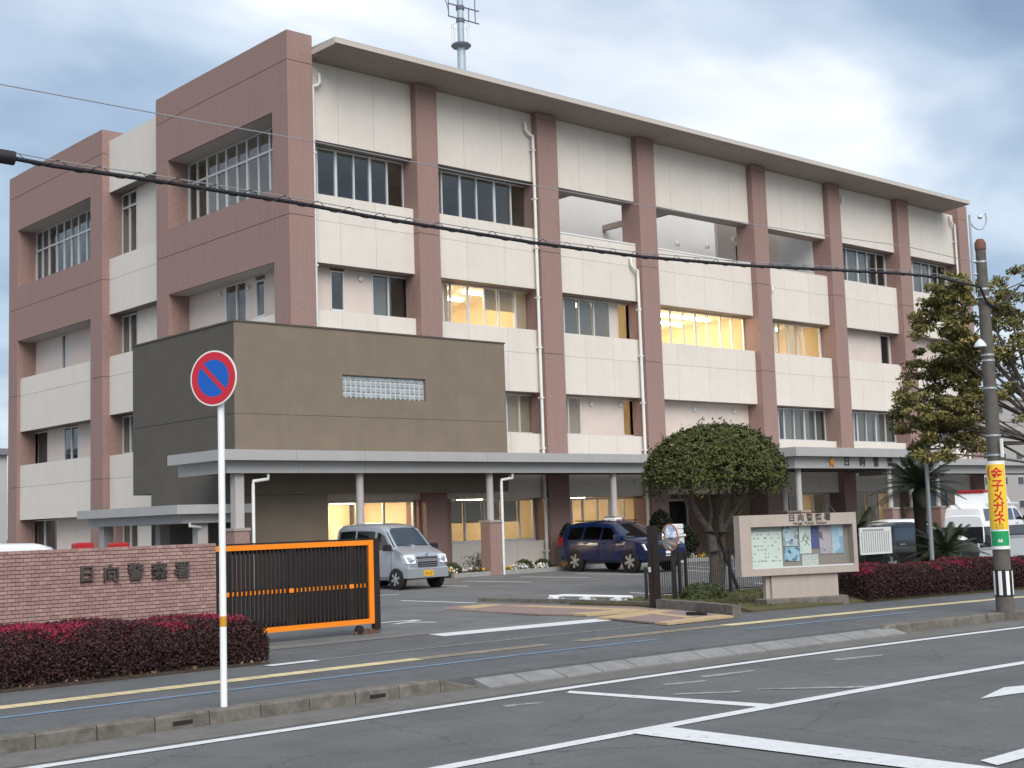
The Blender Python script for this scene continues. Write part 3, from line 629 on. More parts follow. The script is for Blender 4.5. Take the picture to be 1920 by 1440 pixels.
# third floor of A
q = lambda u, v: float(onX(u, v, WB)[1])
w1 = [q(462, 560), q(444, 560), q(424, 560)]; w2 = [q(497, 560), q(481, 560)]
window(w1, 8.9, 10.54, 'L'); window(w2, 9.1, 10.4, 'L'); lwall(max(w1)+.03, 8.25, 8.9, 10.56); lwall(max(w2)+.03, min(w1)-.03, 8.9, 10.56); lwall(.95, min(w2)-.03, 8.9, 10.56)
# B third and second floors
w1 = [q(124, 660), q(117, 660)]; window(w1, 8.92, 10.54, 'L'); lwall(14.92, min(w1)-.03, 8.9, 10.56); lwall(max(w1)+.03, 22.5, 8.9, 10.56)
w1 = [q(90, 840), q(66, 840)]; w2 = [q(147, 830), q(134, 830), q(121, 830)]
window(w1, 5.02, 6.48, 'L'); window(w2, 5.02, 6.48, 'L'); lwall(max(w1)+.03, 22.5, 5, 6.5); lwall(max(w2)+.03, min(w1)-.03, 5, 6.5); lwall(14.92, min(w2)-.03, 5, 6.5)
lwall(.95, 8.25, 5, 6.5); lwall(.95, 8.25, 1, 2.6)
w1 = [q(60, 1000), q(84, 1000), q(108, 1000)]; window(w1, 1.02, 2.58, 'L'); lwall(max(w1)+.03, 22.5, 1, 2.6); lwall(14.92, min(w1)-.03, 1, 2.6)
for u, v in ((413, 552), (466, 540)):
    p = onX(u, v, WB-.02); MB().lathe((WB-.1, p[1], p[2]), [(.02, 0), (.08, .01), (.09, .09)], 12, axis='x').build('wall_vent', alumM, bld, smooth=40)
# ================================================================ annex block
ann = thing('annex_block', 'olive brown clad block jutting from the building corner with glass block slot', 'building', (-2.66, -1, 0))
AO = (-2.66, -1, 0)
AX0, AX1, AY, AZ0, AZ1, AYB = -2.66, 8.22, -1.0, 2.9, 8.14, 5.7
def apart(name, mt, *boxes, parent=None):
    m = MB(); [m.box(*q) for q in boxes]; return m.build(name, mt, parent or ann, off=AO)
gx0, gx1, gz0, gz1 = 1.26, 4.63, 5.97, 6.71
fw = apart('front_wall', boxM, (AX0, gx0, AY, AY+.3, 5.362, AZ1), (gx1, AX1, AY, AY+.3, 5.362, AZ1), (gx0, gx1, AY, AY+.3, 5.362, gz0), (gx0, gx1, AY, AY+.3, gz1, AZ1), (AX0, AX1, AY, AY+.3, AZ0, 5.338), (AX0+.01, AX1-.01, AY+.012, AY+.3, 5.3, 5.4))
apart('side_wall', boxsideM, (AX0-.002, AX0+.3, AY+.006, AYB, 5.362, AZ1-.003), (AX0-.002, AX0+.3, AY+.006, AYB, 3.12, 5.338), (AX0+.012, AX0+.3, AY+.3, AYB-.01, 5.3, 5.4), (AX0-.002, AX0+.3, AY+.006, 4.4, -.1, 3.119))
apart('right_wall', boxM, (AX1-.3, AX1-.001, AY+.31, .29, AZ0+.01, AZ1-.01))
apart('roof', concL, (AX0+.1, AX1-.1, AY+.1, AYB-.05, AZ1-.35, AZ1-.15))
apart('coping', mat('dark_coping', (.09, .075, .06), .6), (AX0-.03, AX1+.03, AY-.03, AY+.34, AZ1, AZ1+.05), (AX0-.03, AX0+.34, AY+.345, AYB+.03, AZ1, AZ1+.05))
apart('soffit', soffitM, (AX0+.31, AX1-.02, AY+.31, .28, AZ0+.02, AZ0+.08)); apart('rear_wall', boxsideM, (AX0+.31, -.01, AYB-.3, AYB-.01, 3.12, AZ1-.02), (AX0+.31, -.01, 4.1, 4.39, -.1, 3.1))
# glass blocks
gb = apart('glass_block_window', mat('block_mortar', (.52, .54, .55), .7), (gx0, gx1, AY+.12, AY+.2, gz0, gz1))
bm_ = objtone(mat('glass_block', (.30, .34, .36), .12, spec=.8, coat=.4), .18); nx_, nz_ = 17, 4; bw, bh = (gx1-gx0)/nx_, (gz1-gz0)/nz_
me0 = MB().bbox(.02, bw-.02, -.0, .001, .02, bh-.02, 0).build('block', bm_, gb)
me1 = MB().add([(.02, 0, .02), (bw-.02, 0, .02), (bw-.02, 0, bh-.02), (.02, 0, bh-.02), (.045, -.03, .045), (bw-.045, -.03, .045), (bw-.045, -.03, bh-.045), (.045, -.03, bh-.045)], [(4, 5, 6, 7), (0, 1, 5, 4), (1, 2, 6, 5), (2, 3, 7, 6), (3, 0, 4, 7)]).build('block', bm_, gb).data
bpy.data.objects.remove(me0); bpy.data.objects.remove([o for o in gb.children][0])
for i in range(nx_):
    for j in range(nz_):
        o = link('block', me1, gb); o.location = (gx0+i*bw-AO[0], AY+.115-AO[1], gz0+j*bh-AO[2])
# ground floor under the annex: brown wall, glazed entrance, red brown return wall
apart('ground_wall', boxM, (AX0, .62, AY+.004, AY+.25, -.1, AZ0-.01))
ge = part('side_entrance', alumM, (.62, 5.2, .52, .6, 2.62, 2.72), (1.55, 1.63, .5, .6, .12, 2.62), (2.75, 2.81, .5, .6, .12, 2.62), (3.85, 3.93, .5, .6, .12, 2.62), (5.12, 5.2, .5, .6, .12, 2.62), parent=ann)
for o in (ge,): o.location = (-AO[0], -AO[1], 0)
for a, b in ((.62, 1.55), (1.63, 2.75), (2.81, 3.85), (3.93, 5.12)): MB().add([(a, .55, .12), (b, .55, .12), (b, .55, 2.62), (a, .55, 2.62)], [(0, 1, 2, 3)]).build('pane', glassL, ge)
part('lobby_wall', intM, (.0, 5.25, 4.5, 4.6, .12, 2.76), (.3, .4, .75, 4.5, .12, 2.76)); part('lobby_pier', pierM, (5.2, 6.64, .3, 1.0, -.1, 2.7)); part('lintel', boxM, (.0, 5.2, .45, .75, 2.72, 2.9))
tubes(.9, 5.0, 1.2, 4.2, 3, 2, 2.76)
for x in (2.2, 3.4, 4.4): part('wall_poster', mat('pale_poster', (.62, .58, .50), .7), (x, x+.6, 4.46, 4.495, 1.2, 1.9))
# ================================================================ canopies
def fascia_run(mb, x0, x1, y0, y1, z0, z1, step):      # ring of fascia sheets with thin gaps along the long side
    pass
def canopy(name, label, X0, X1, Y0, Y1, zt, zm, zb, cols, group=None, gap=2.45, yback=None):
    t = thing(name, label, 'canopy', ((X0+X1)/2, Y0, 0), 0, group); O = ((X0+X1)/2, Y0, 0)
    def P(n, mt, *boxes, parent=None):
        m = MB(); [m.box(*q) for q in boxes]; return m.build(n, mt, parent or t, off=O)
    P('roof_deck', canM, (X0+.02, X1-.02, Y0+.02, Y1, zt-.14, zt-.03))
    e = .34
    k = max(1, round((X1-X0)/gap)); xs = np.linspace(X0, X1, k+1)
    for a, b in zip(xs[:-1], xs[1:]): P('fascia_sheet', canM, (a+.004, b-.004, Y0, Y0+.05, zm, zt))
    [P('side_fascia', canM, q) for q in ((X0, X0+.05, Y0+.052, Y1, zm, zt), (X1-.05, X1, Y0+.052, Y1, zm, zt))]
    k = max(1, round((X1-X0)/gap/1.0)); xs = np.linspace(X0+e, X1-e, k+1)
    for a, b in zip(xs[:-1], xs[1:]): P('lower_fascia_sheet', canM2, (a+.003, b-.003, Y0+e, Y0+e+.05, zb, zm-.002))
    [P('lower_side_fascia', canM2, q) for q in ((X0+e, X0+e+.05, Y0+e+.052, Y1-.02, zb, zm-.002), (X1-e-.05, X1-e, Y0+e+.052, Y1-.02, zb, zm-.002))]
    P('eave_soffit', canM, (X0+.05, X1-.05, Y0+.05, Y0+e, zm+.003, zm+.02), (X0+.05, X0+e, Y0+e, Y1-.02, zm+.003, zm+.02))
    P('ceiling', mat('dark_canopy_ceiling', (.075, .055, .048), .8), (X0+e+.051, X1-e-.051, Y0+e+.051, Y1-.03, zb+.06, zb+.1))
    for (x, y, kind) in cols:
        if kind == 'none': continue
        m = MB()
        if kind == 'square': m.box(x-.14, x+.14, y-.14, y+.14, 1.9, zb+.07)
        else: m.cyl((x, y, 1.9), (x, y, zb+.07), .12, n=18)
        c = m.build('column', mat('column_paint', (.42, .40, .385), .7, var=.04), t, smooth=40, off=O)
        MB().box(x-.24, x+.24, y-.24, y+.24, -.1, 1.84).build('column_base', pierM, c, off=O)
        MB().box(x-.27, x+.27, y-.27, y+.27, 1.84, 1.92).build('base_cap', mat('cap_stone', (.33, .28, .26), .8), c, off=O)
    return t, O
t, O = canopy('walkway_canopy', 'long grey metal canopy under the olive brown block along the front', -4.35, 20.0, -3.2, .0, 4.12, 3.82, 3.47, [(-3.5, -2.55, 'square'), (.75, -2.55, 'round'), (6.0, -2.55, 'round'), (11.9, -2.55, 'round')])
for (x, y, zt) in ((-3.1, -2.75, 3.4), (6.35, -2.75, 3.4)):
    MB().tube([(x+.5, y, zt+.05), (x+.5, y, zt-.1), (x, y, zt-.16), (x, y, zt-.3), (x, y, .1)], .05, 8).build('downpipe', pipeM, t, smooth=50, off=O)
t, O = canopy('entrance_canopy', 'grey metal entrance canopy with golden emblem and raised dark characters', 19.6, 30.8, -5.0, -.0, 4.37, 4.02, 3.56, [(20.6, -4.3, 'round'), (22.75, -2.0, 'round'), (27.0, -4.3, 'round'), (29.8, -3.6, 'round')])
goldM = mat('gold_emblem', (.75, .30, .05), .3, metal=.7)
p = onY(1560, 866, -4.7)
em = MB()
for k in range(5):
    a = R(90+72*k); em.prism([(p[0]+.26*math.cos(a), -4.71, p[2]+.26*math.sin(a)), (p[0]+.10*math.cos(a+.6), -4.71, p[2]+.10*math.sin(a+.6)), (p[0]+.10*math.cos(a-.6), -4.71, p[2]+.10*math.sin(a-.6))], (0, .03, 0))
em.cyl((p[0], -4.72, p[2]), (p[0], -4.67, p[2]), .13, n=16); em.build('emblem', goldM, t, off=O)
inkM = mat('dark_lettering', (.05, .047, .045), .5)
for ch, u in zip('日向警察署', (1588, 1617, 1643, 1669, 1694)):
    q_ = onY(u, 866+(u-1588)*.02, -4.68); text(ch, .42, .012, 'letter', inkM, t, (q_[0]-O[0], -4.675-O[1], q_[2]-O[2]), bold=.006)
t, O = canopy('rear_canopy', 'plain grey canopy running on behind the cycad toward the police van', 30.85, 52, -3.4, -.0, 4.1, 3.8, 3.42, [(33.5, -2.7, 'round'), (38.5, -2.7, 'round'), (44, -2.7, 'round')])
t, O = canopy('side_canopy', 'low grey canopy above the brick wall beside the olive block', -5.1, -2.68, -2.0, 4.6, 2.62, 2.36, 2.10, [(-4.2, 3.4, 'none')])
for x, y in ((-4.0, -1.3), (-3.4, 2.2), (-4.4, 4.0)): MB().box(x-.16, x+.16, y-.16, y+.16, -.1, 2.16).build('post', MATS['column_paint'], t, off=O)
MB().tube([(-4.55, -1.7, 2.12), (-4.55, -1.7, 2.02), (-4.1, -1.5, 1.98)], .04, 8).build('downpipe', pipeM, t, off=O)
# flower bed along the front
fb = tag(MB().prism([(4.2, -2.62, -.05), (18.2, -2.62, -.05), (18.2, .3, -.05), (4.2, .3, -.05)], (0, 0, .26)).build('flower_bed', soilM), 'long soil bed with kerb in front of the ground floor windows', 'flower bed')
MB().box(4.2, 18.2, -2.78, -2.63, 0, .25).build('bed_kerb', concL, fb)
# ================================================================ antenna mast on the roof
p = onY(866, 132, 12.); mp = (float(p[0]), 12., 17.9)
mast = thing('antenna_mast', 'tall pale blue grey radio mast with ring platform on the roof', 'mast', mp)
mstM = mat('mast_paint', (.36, .44, .49), .5, metal=.2); dkb = mat('mast_dark', (.10, .11, .16), .6)
zr = float(onY(868, 87, 12.)[2])-mp[2]; z2 = float(onY(864, 38, 12.)[2])-mp[2]; z1 = float(onY(862, 14, 12.)[2])-mp[2]
MB().cyl((0, 0, -.3), (0, 0, zr), .22, .20).build('pole', mstM, mast, smooth=40); MB().cyl((0, 0, zr), (0, 0, 14), .17, .12).build('pole', mstM, mast, smooth=40)
MB().lathe((0, 0, zr), [(.2, -.10), (.42, -.09), (.50, 0), (.42, .09), (.2, .10)], 20).build('ring_platform', dkb, mast, smooth=50)
gr = MB()
for k in range(8):
    a = k*math.pi/4; gr.tube([(.45*math.cos(a), .45*math.sin(a), zr), (.45*math.cos(a), .45*math.sin(a), zr+1.0)], .008, 5)
gr.tube([(.45*math.cos(k*math.pi/10), .45*math.sin(k*math.pi/10), zr+1.0) for k in range(21)], .008, 5); gr.build('platform_rail', mstM, mast)
for z in (z1, z2):
    MB().tube([(-.65, .15, z+.12), (.9, -.35, z-.10)], .035, 8).build('antenna_arm', dkb, mast)
    MB().cyl((0, 0, z-.12), (0, 0, z+.06), .21).build('arm_clamp', dkb, mast)
for x in (.42, .75): MB().tube([(x, -.14-(x-.42)*.3, z2-.05), (x, -.14-(x-.42)*.3, z1+.9 if x > .5 else z1)], .025, 6).build('antenna_rod', dkb, mast)
MB().tube([(-.62, .14, z2+.12), (-.62, .14, z1+2)], .025, 6).build('antenna_rod', dkb, mast); MB().tube([(-.6, .14, z2+.2), (-.66, .14, z1-.1), (-.85, .2, z1+.5), (-.9, .2, z1+1.4)], .02, 6).build('antenna_cable', dkb, mast)
# ================================================================ brick wall with raised characters
WL, WR, WY, WZ = -21.0, -12.46, -17.3, 1.68
wall = thing('brick_wall', 'long wall of pink brown brick tiles with raised metal characters', 'wall', (WR, WY, 0)); WO = (WR, WY, 0)
mort = mat('dark_mortar', (.085, .05, .045), .95)
MB().box(WL, WR-.008, WY+.008, WY+.28, -.1, WZ-.005).build('backing', mort, wall, off=WO)
MB().box(WR-.008, WR-.0, WY+.012, WY+.275, -.1, WZ-.02).build('end_face', pierM, wall, off=WO)
tileM = objtone(mat('brick_tile', (.34, .215, .195), .85, var=.12, vscale=25, bump=.4, bscale=90), .17)
tileA = mat('brick_tile_far', (.285, .175, .158), .85, c2=(.40, .26, .235), lv=1, bump=.4, bscale=90)
th, tl = .056, .114; rows = int(WZ/th); cells = []
for r_ in range(rows):
    z0 = WZ-(r_+1)*th
    if z0 < .42: continue
    for c_ in range(80):
        x1 = WR-c_*tl-(tl/2 if r_ % 2 else 0); x0 = max(x1-tl, WL)
        cells.append((x0, x1, z0))
        if r_ % 2 and c_ == 0: cells.append((WR-tl/2, WR, z0))
vis = [c for c in cells if c[0] > -16.2]
vis.sort(key=lambda c: (c[0]-CAM[0])**2)
pieces = set(vis[:300]); shared = {}
mrest = MB(); lvs = []
for c in cells:
    x0, x1, z0 = c
    if c in pieces:
        key = round(x1-x0, 3)
        if key not in shared:
            shared[key] = MB().add([(.002, .008, .004), (key-.002, .008, .004), (key-.002, .008, th-.004), (.002, .008, th-.004), (.004, 0, .007), (key-.004, 0, .007), (key-.004, 0, th-.007), (.004, 0, th-.007)], [(4, 5, 6, 7), (0, 1, 5, 4), (1, 2, 6, 5), (2, 3, 7, 6), (3, 0, 4, 7)]).build('brick', tileM, wall)
            o = shared[key]
        else: o = link('brick', shared[key].data, wall)
        o.location = (x0-WR, -.002+random.uniform(-.0015, .0015), z0)
    else:
        d = random.uniform(-.0015, .0015)-.002; lvs.append(random.random())
        mrest.add([(x0+.002-WR, d+.008, z0+.004), (x1-.002-WR, d+.008, z0+.004), (x1-.002-WR, d+.008, z0+th-.004), (x0+.002-WR, d+.008, z0+th-.004), (x0+.004-WR, d, z0+.007), (x1-.004-WR, d, z0+.007), (x1-.004-WR, d, z0+th-.007), (x0+.004-WR, d, z0+th-.007)], [(4, 5, 6, 7), (0, 1, 5, 4), (1, 2, 6, 5), (2, 3, 7, 6), (3, 0, 4, 7)])
o = mrest.build('brick_field', tileA, wall); a = o.data.attributes.new('lv', 'FLOAT', 'POINT'); a.data.foreach_set('value', np.repeat(np.array(lvs, np.float32), 8)); tag(o, kind='stuff')
brz = mat('weathered_bronze', (.14, .12, .105), .4, metal=.75)
for ch, u, v in zip('日向警察署', (161, 207, 253, 297, 340), (1078, 1077, 1074, 1072, 1070)):
    p = onY(u, v, WY); text(ch, .27, .022, 'letter', brz, wall, (p[0]-WR, -.03, p[2]), bold=.004)
# ================================================================ sliding gate
GY, GR, GT, GB = -16.9, -9.16, 1.62, .17
gate = thing('sliding_gate', 'dark slatted sliding gate with bright orange frame emerging behind the brick wall', 'gate', (GR, GY, 0)); GO = (GR, GY, 0); GL = -14.2
fr = MB().box(GL, GR, GY-.05, GY+.05, GT-.085, GT).box(GL, GR, GY-.05, GY+.05, GB, GB+.085).box(GR-.10, GR-.0, GY-.052, GY+.052, GB-.002, GT+.002)
fr.build('frame', orangeM, gate, off=GO)
MB().box(GL, GR+.01, GY-.04, GY+.04, GT+.003, GT+.03).box(GR+.003, GR+.13, GY-.05, GY+.05, .06, GT+.03).build('edge_channel', brownM, gate, off=GO)
MB().box(GL, GR-.101, GY+.022, GY+.036, GB+.62, GB+.72).box(GL, GR-.101, GY+.02, GY+.034, GB+.086, GB+.15).box(GL, GR-.101, GY+.02, GY+.034, GT-.15, GT-.086).build('cross_rail', brownM, gate, off=GO)
bar = None; n = 0
for i in range(60):
    x = GR-.135-i*.0815
    if x < GL: break
    wide = i in (4, 19, 34, 49)
    if not wide:
        if bar is None: bar = MB().box(-.021, .021, -.030, .030, 0, GT-GB-.172).build('slat', brownM, gate); o = bar
        else: o = link('slat', bar.data, gate)
        o.location = (x-GR, 0, GB+.086)
    else:
        o = MB().box(-.05, .05, -.03, .03, 0, GT-GB-.172).build('stile', brownM, gate); o.location = (x-GR, 0, GB+.086)
        MB().box(x-.045, x+.045, GY-.034, GY-.0305, GB+.63, GB+.70).build('reflector_strip', orangeM, gate, off=GO)
    if i > 0:
        o2 = MB().box(x+.0195, x+.062, GY-.010, GY+.012, GB+.63, GB+.70).build('reflector_strip', orangeM, gate, off=GO)
MB().box(GR-.12, GR-.02, GY-.06, GY+.06, -.02, .07).box(GR-.40, GR+.12, GY-.03, GY+.03, .0, .05).build('wheel_block', mat('rusty_block', (.13, .07, .05), .9, var=.3, vscale=20), gate, off=GO)
MB().cyl((GR-.3, GY-.04, .075), (GR-.3, GY+.04, .075), .075).build('wheel', brownM, gate, off=GO)
# ================================================================ no parking sign
sp = onZ(420, 1325, 0); dn = Vector((CAM[0]-sp[0], CAM[1]-sp[1])); ang = math.atan2(dn.y, dn.x)-R(36)
sgn = thing('no_parking_sign', 'round blue and red no parking sign on a white pole by the kerb', 'road sign', (sp[0], sp[1], -.012))
MB().cyl((0, 0, -.1), (0, 0, 3.80), .037, n=16).build('pole', whiteM, sgn, smooth=40)
MB().cyl((0, 0, .86), (0, 0, .97), .0385, n=16).build('reflector_band', mat('amber_band', (.55, .27, .02), .5), sgn, smooth=40)
nv = Vector((math.cos(ang), math.sin(ang), 0)); tv = Vector((-math.sin(ang), math.cos(ang), 0)); zc = float(onY(398, 709, sp[1])[2])+.012
def dpt(r_, a, d): q_ = nv*(d+.03)+tv*(r_*math.cos(a)-.035*sg); return (q_.x, q_.y, zc+r_*math.sin(a))
def disc(r0, r1, d0, d1, name, mt, a0=0, a1=2*math.pi, n=48):
    m = MB(); A = [a0+(a1-a0)*k/n for k in range(n+1)]
    vs = []
    for a in A: vs += [dpt(r0, a, d1), dpt(r1, a, d1), dpt(r1, a, d0), dpt(r0, a, d0)]
    m.add(vs, [(4*k+j, 4*k+4+j, 4*k+4+(j+1) % 4, 4*k+(j+1) % 4) for k in range(n) for j in range(4)]); return m.build(name, mt, o_)
sg = 1 if tv.dot(Vector((BR[0], BR[1], 0))) > 0 else -1
o_ = sgn
dsk = disc(0.001, .305, .045, .055, 'disc', mat('sign_rim_white', (.72, .72, .70), .4)); o_ = dsk
sred = mat('sign_red', (.50, .018, .035), .35); sblue = mat('sign_blue', (.005, .095, .44), .35)
disc(.205, .288, .0555, .0575, 'red_ring', sred)
# blue field, thin white lines and diagonal slash; the slash runs from upper left to lower right as seen by the reader
sg = 1 if tv.dot(Vector((BR[0], BR[1], 0))) > 0 else -1
disc(.001, .205, .0555, .0570, 'blue_field', sblue)
sa = R(135) if sg > 0 else R(45)
def slash(hw, d0, d1, name, mt):
    L = .215; c, s = math.cos(sa), math.sin(sa)
    q_ = [(-L*c-hw*s, -L*s+hw*c), (L*c-hw*s, L*s+hw*c), (L*c+hw*s, L*s-hw*c), (-L*c+hw*s, -L*s-hw*c)]
    P = [nv*(d0+.03)+tv*(x-.035*sg) for x, z in q_]; MB().prism([(a.x, a.y, zc+z) for a, (x, z) in zip(P, q_)], nv*(d1-d0)).build(name, mt, o_)
slash(.026, .0571, .0588, 'red_slash', sred)
for z in (zc-.15, zc+.15): MB().cyl((0, 0, z-.02), (0, 0, z+.02), .06).build('clamp', alumM, sgn)
# ================================================================ utility pole with advert
up = onZ(1885, 1147, 0); UX, UY = float(up[0]), float(up[1])
pole = thing('utility_pole', 'concrete utility pole with yellow advert band and striped guard at the kerb', 'utility pole', (UX, UY, 0))
polM = mat('pole_concrete', (.125, .112, .10), .9, c2=(.085, .076, .068), vscale=6, bump=.3, bscale=50); galv = mat('galvanised', (.42, .44, .45), .45, metal=.6)
pr_ = lambda z: .158-.070*z/6.6
MB().cyl((0, 0, -.3), (0, 0, 6.55), pr_(0), pr_(6.55), n=24).build('shaft', polM, pole, smooth=40)
MB().lathe((0, 0, 6.5), [(pr_(6.5)+.012, 0), (pr_(6.5)+.012, .12), (.06, .19)], 20).build('cap', mat('rusty_cap', (.16, .075, .055), .8), pole, smooth=40)
for z in (6.25, 5.75, 5.6, 4.55, 4.45, 3.95, 3.1, 2.75): MB().cyl((0, 0, z), (0, 0, z+.035), pr_(z)+.007, n=24).build('steel_band', galv, pole, smooth=40)
hx = Vector((BR[0], BR[1], 0)).normalized()
a0 = -hx*.16; MB().tube([(a0.x, a0.y, 5.7), (a0.x, a0.y, 7.15)], .022, 8).build('aerial_pipe', galv, pole); MB().tube([(a0.x, a0.y, 6.05), (0, 0, 6.05)], .025, 6).build('bracket', galv, pole); MB().tube([(a0.x*1.0, a0.y, 6.28), (0, 0, 6.28)], .03, 6).build('bracket', galv, pole)
MB().tube([tuple(a0*f_+Vector((0, 0, z))) for f_, z in ((1, 7.02), (.6, 6.92), (.1, 6.87), (-.4, 6.88), (-.8, 6.97), (-.92, 7.08), (-.8, 7.17))], .012, 6).build('aerial_loop', galv, pole)
MB().tube([tuple(hx*.0+Vector((0, 0, 7.10))), tuple(hx*.06+Vector((0, 0, 7.10)))], .035, 8).build('aerial_knob', galv, pole)
fc = Vector((CAM[0]-UX, CAM[1]-UY, 0)).normalized(); fr_ = Vector((-fc.y, fc.x, 0)); arz = math.atan2(fc.y, fc.x)+R(90)
def band(z0, z1, rad, a0, a1, name, mt, par, n=14):
    m = MB(); vs = []
    for k in range(n+1):
        a = a0+(a1-a0)*k/n; d = fc*math.cos(a)+fr_*math.sin(a)
        vs += [(d.x*rad, d.y*rad, z0), (d.x*rad, d.y*rad, z1), (d.x*(rad-.008), d.y*(rad-.008), z1), (d.x*(rad-.008), d.y*(rad-.008), z0)]
    m.add(vs, [(4*k+j, 4*k+4+j, 4*k+4+(j+1) % 4, 4*k+(j+1) % 4) for k in range(n) for j in range(4)]); return m.build(name, mt, par, smooth=30)
ad = band(1.10, 2.66, .166, -1.25, 1.25, 'advert_sheet', mat('advert_white', (.75, .75, .72), .5), pole); 
band(1.45, 2.60, .169, -1.12, 1.12, 'advert_yellow', mat('advert_yellow', (.80, .52, .04), .5), ad); band(1.16, 1.42, .169, -1.05, 1.05, 'advert_green', mat('advert_green', (.01, .30, .10), .5), ad)
adr = mat('advert_red', (.55, .012, .012), .5); adb = mat('advert_brown', (.45, .22, .02), .5)
def wrap(s, z, size, mt, xoff=0., sx=1., bold=.004, rad=.172):   # lettering bent round the pole
    me = textmesh(s, size, .001, bold=bold); bq = bmesh.new(); bq.from_mesh(me)
    for xc in np.arange(-.16, .161, .012): bmesh.ops.bisect_plane(bq, geom=bq.verts[:]+bq.edges[:]+bq.faces[:], plane_co=(float(xc), 0, 0), plane_no=(1, 0, 0))
    bq.to_mesh(me); bq.free(); n = len(me.vertices); c = np.zeros(3*n, np.float32); me.vertices.foreach_get('co', c); c = c.reshape(-1, 3)
    a = -(c[:, 0]*sx+xoff)/rad*-1; rr = rad+c[:, 2]*0+np.where(c[:, 2] > 0, .001, 0)
    d = np.cos(a)[:, None]*np.array(fc)[None]+np.sin(a)[:, None]*np.array(fr_)[None]
    q_ = d*rr[:, None]; q_[:, 2] = c[:, 1]+z; me.vertices.foreach_set('co', q_.astype(np.float32).reshape(-1)); me.update(); me.materials.clear(); me.materials.append(mt); link('lettering', me, ad)
for ch, z in zip('金子メガネ', (2.42, 2.21, 2.01, 1.82, 1.63)): wrap(ch, z, .225, adr, sx=.95, bold=.004, xoff=.012)
wrap('(', 2.47, .26, adr, xoff=-.135, bold=.002)
for z in (1.525, 1.475): wrap('ココヨ', z, .05, adb, bold=.001)
wrap('66', 1.25, .08, MATS['advert_white'], bold=.003)
band(.28, .74, pr_(.5)+.012, -math.pi, math.pi, 'guard_band', blackM, pole, 24)
for k in range(8):
    a = -math.pi+k*math.pi/4+.3; band(.30, .72, pr_(.5)+.015, a, a+.38, 'guard_stripe', whiteM, pole, 4)
MB().box(-.02, .02, -.02, .02, 2.72, 3.05).build('white_tag', whiteM, pole).location = tuple(fc*.15+fr_*.13)
# small street lamp head on the pole
lp = onY(1838, 645, UY); MB().lathe((lp[0]-UX, 0, lp[2]), [(.11, -.05), (.10, 0), (.04, .07), (.02, .09)], 14).build('lamp_shade', mat('lamp_shade', (.62, .66, .68), .4), pole, smooth=40); MB().tube([(lp[0]-UX, 0, lp[2]+.06), (0, 0, lp[2]+.05)], .015, 6).build('lamp_arm', galv, pole)
# cables
cabM = mat('cable_black', (.015, .014, .018), .55)
def cab_pts(px, Yf): return [tuple(onY(u, v, Yf(u))) for u, v in px]
Yc = lambda u: np.interp(u, [0, 1860], [-24.0, UY-.05])
pts = cab_pts([(-330, 240), (-120, 272), (0, 292), (100, 311), (300, 340), (430, 361), (560, 381), (700, 407), (850, 431), (1000, 455), (1200, 481), (1400, 498), (1560, 506), (1690, 513), (1760, 520), (1800, 530)], Yc)+[(UX-.25, UY-.08, 5.78), (UX-.12, UY-.1, 5.55), (UX, UY-.14, 5.45)]
cb = thing('overhead_cable', 'thick black lashed telecom cable sagging to the utility pole', 'cable', pts[2]); CO = pts[2]
MB().tube(pts, .023, 8).build('cable', cabM, cb, smooth=50, off=CO)
mess = [(p_[0], p_[1], p_[2]+.055) for p_ in pts[:-3]]
MB().tube(mess, .006, 5).build('messenger_wire', mat('wire_grey', (.30, .31, .33), .5, metal=.3), cb, off=CO)
spi = MB(); Pm = np.array(pts[:-4]); seg = np.linspace(0, len(Pm)-1.001, 900); i0 = seg.astype(int); fr2 = (seg-i0)[:, None]; Q = Pm[i0]*(1-fr2)+Pm[i0+1]*fr2
arc = np.concatenate([[0], np.cumsum(np.linalg.norm(np.diff(Q, axis=0), axis=1))]); ph = (arc % .42)/.42*2*np.pi
spi.tube([(q_[0], q_[1]+.034*math.sin(a), q_[2]+.016+.044*math.cos(a)) for q_, a in zip(Q, ph)], .0045, 4); spi.build('lashing_wire', cabM, cb, off=CO)
e0, e1 = np.array(pts[1]), np.array(pts[2])+(np.array(pts[3])-np.array(pts[2]))*.28
MB().tube([tuple(e0), tuple(e0+(e1-e0)*.12), tuple(e1-(e1-e0)*.02), tuple(e1)], [.03, .07, .07, .03], 12).build('splice_closure', cabM, cb, smooth=40, off=CO)
pts = cab_pts([(-300, 105), (0, 158), (300, 214), (600, 268), (900, 330), (1100, 366), (1300, 402), (1500, 435), (1700, 462)], Yc)+[(UX+a0.x, UY+a0.y, 6.28)]
tag(MB().tube(pts, .0065, 5).build('thin_wire', MATS['wire_grey']), 'thin pale wire strung above the thick cable', 'cable')
pts = [(UX, UY-.14, 5.45), (UX+.35, UY-.2, 5.52), (UX+.7, UY-.35, 5.86), (UX+1.6, UY-.6, 5.80), (UX+9, UY-3, 6.0)]
tag(MB().tube(pts, .02, 6).build('service_cable', cabM), 'black cable leaving the utility pole into the tree', 'cable')
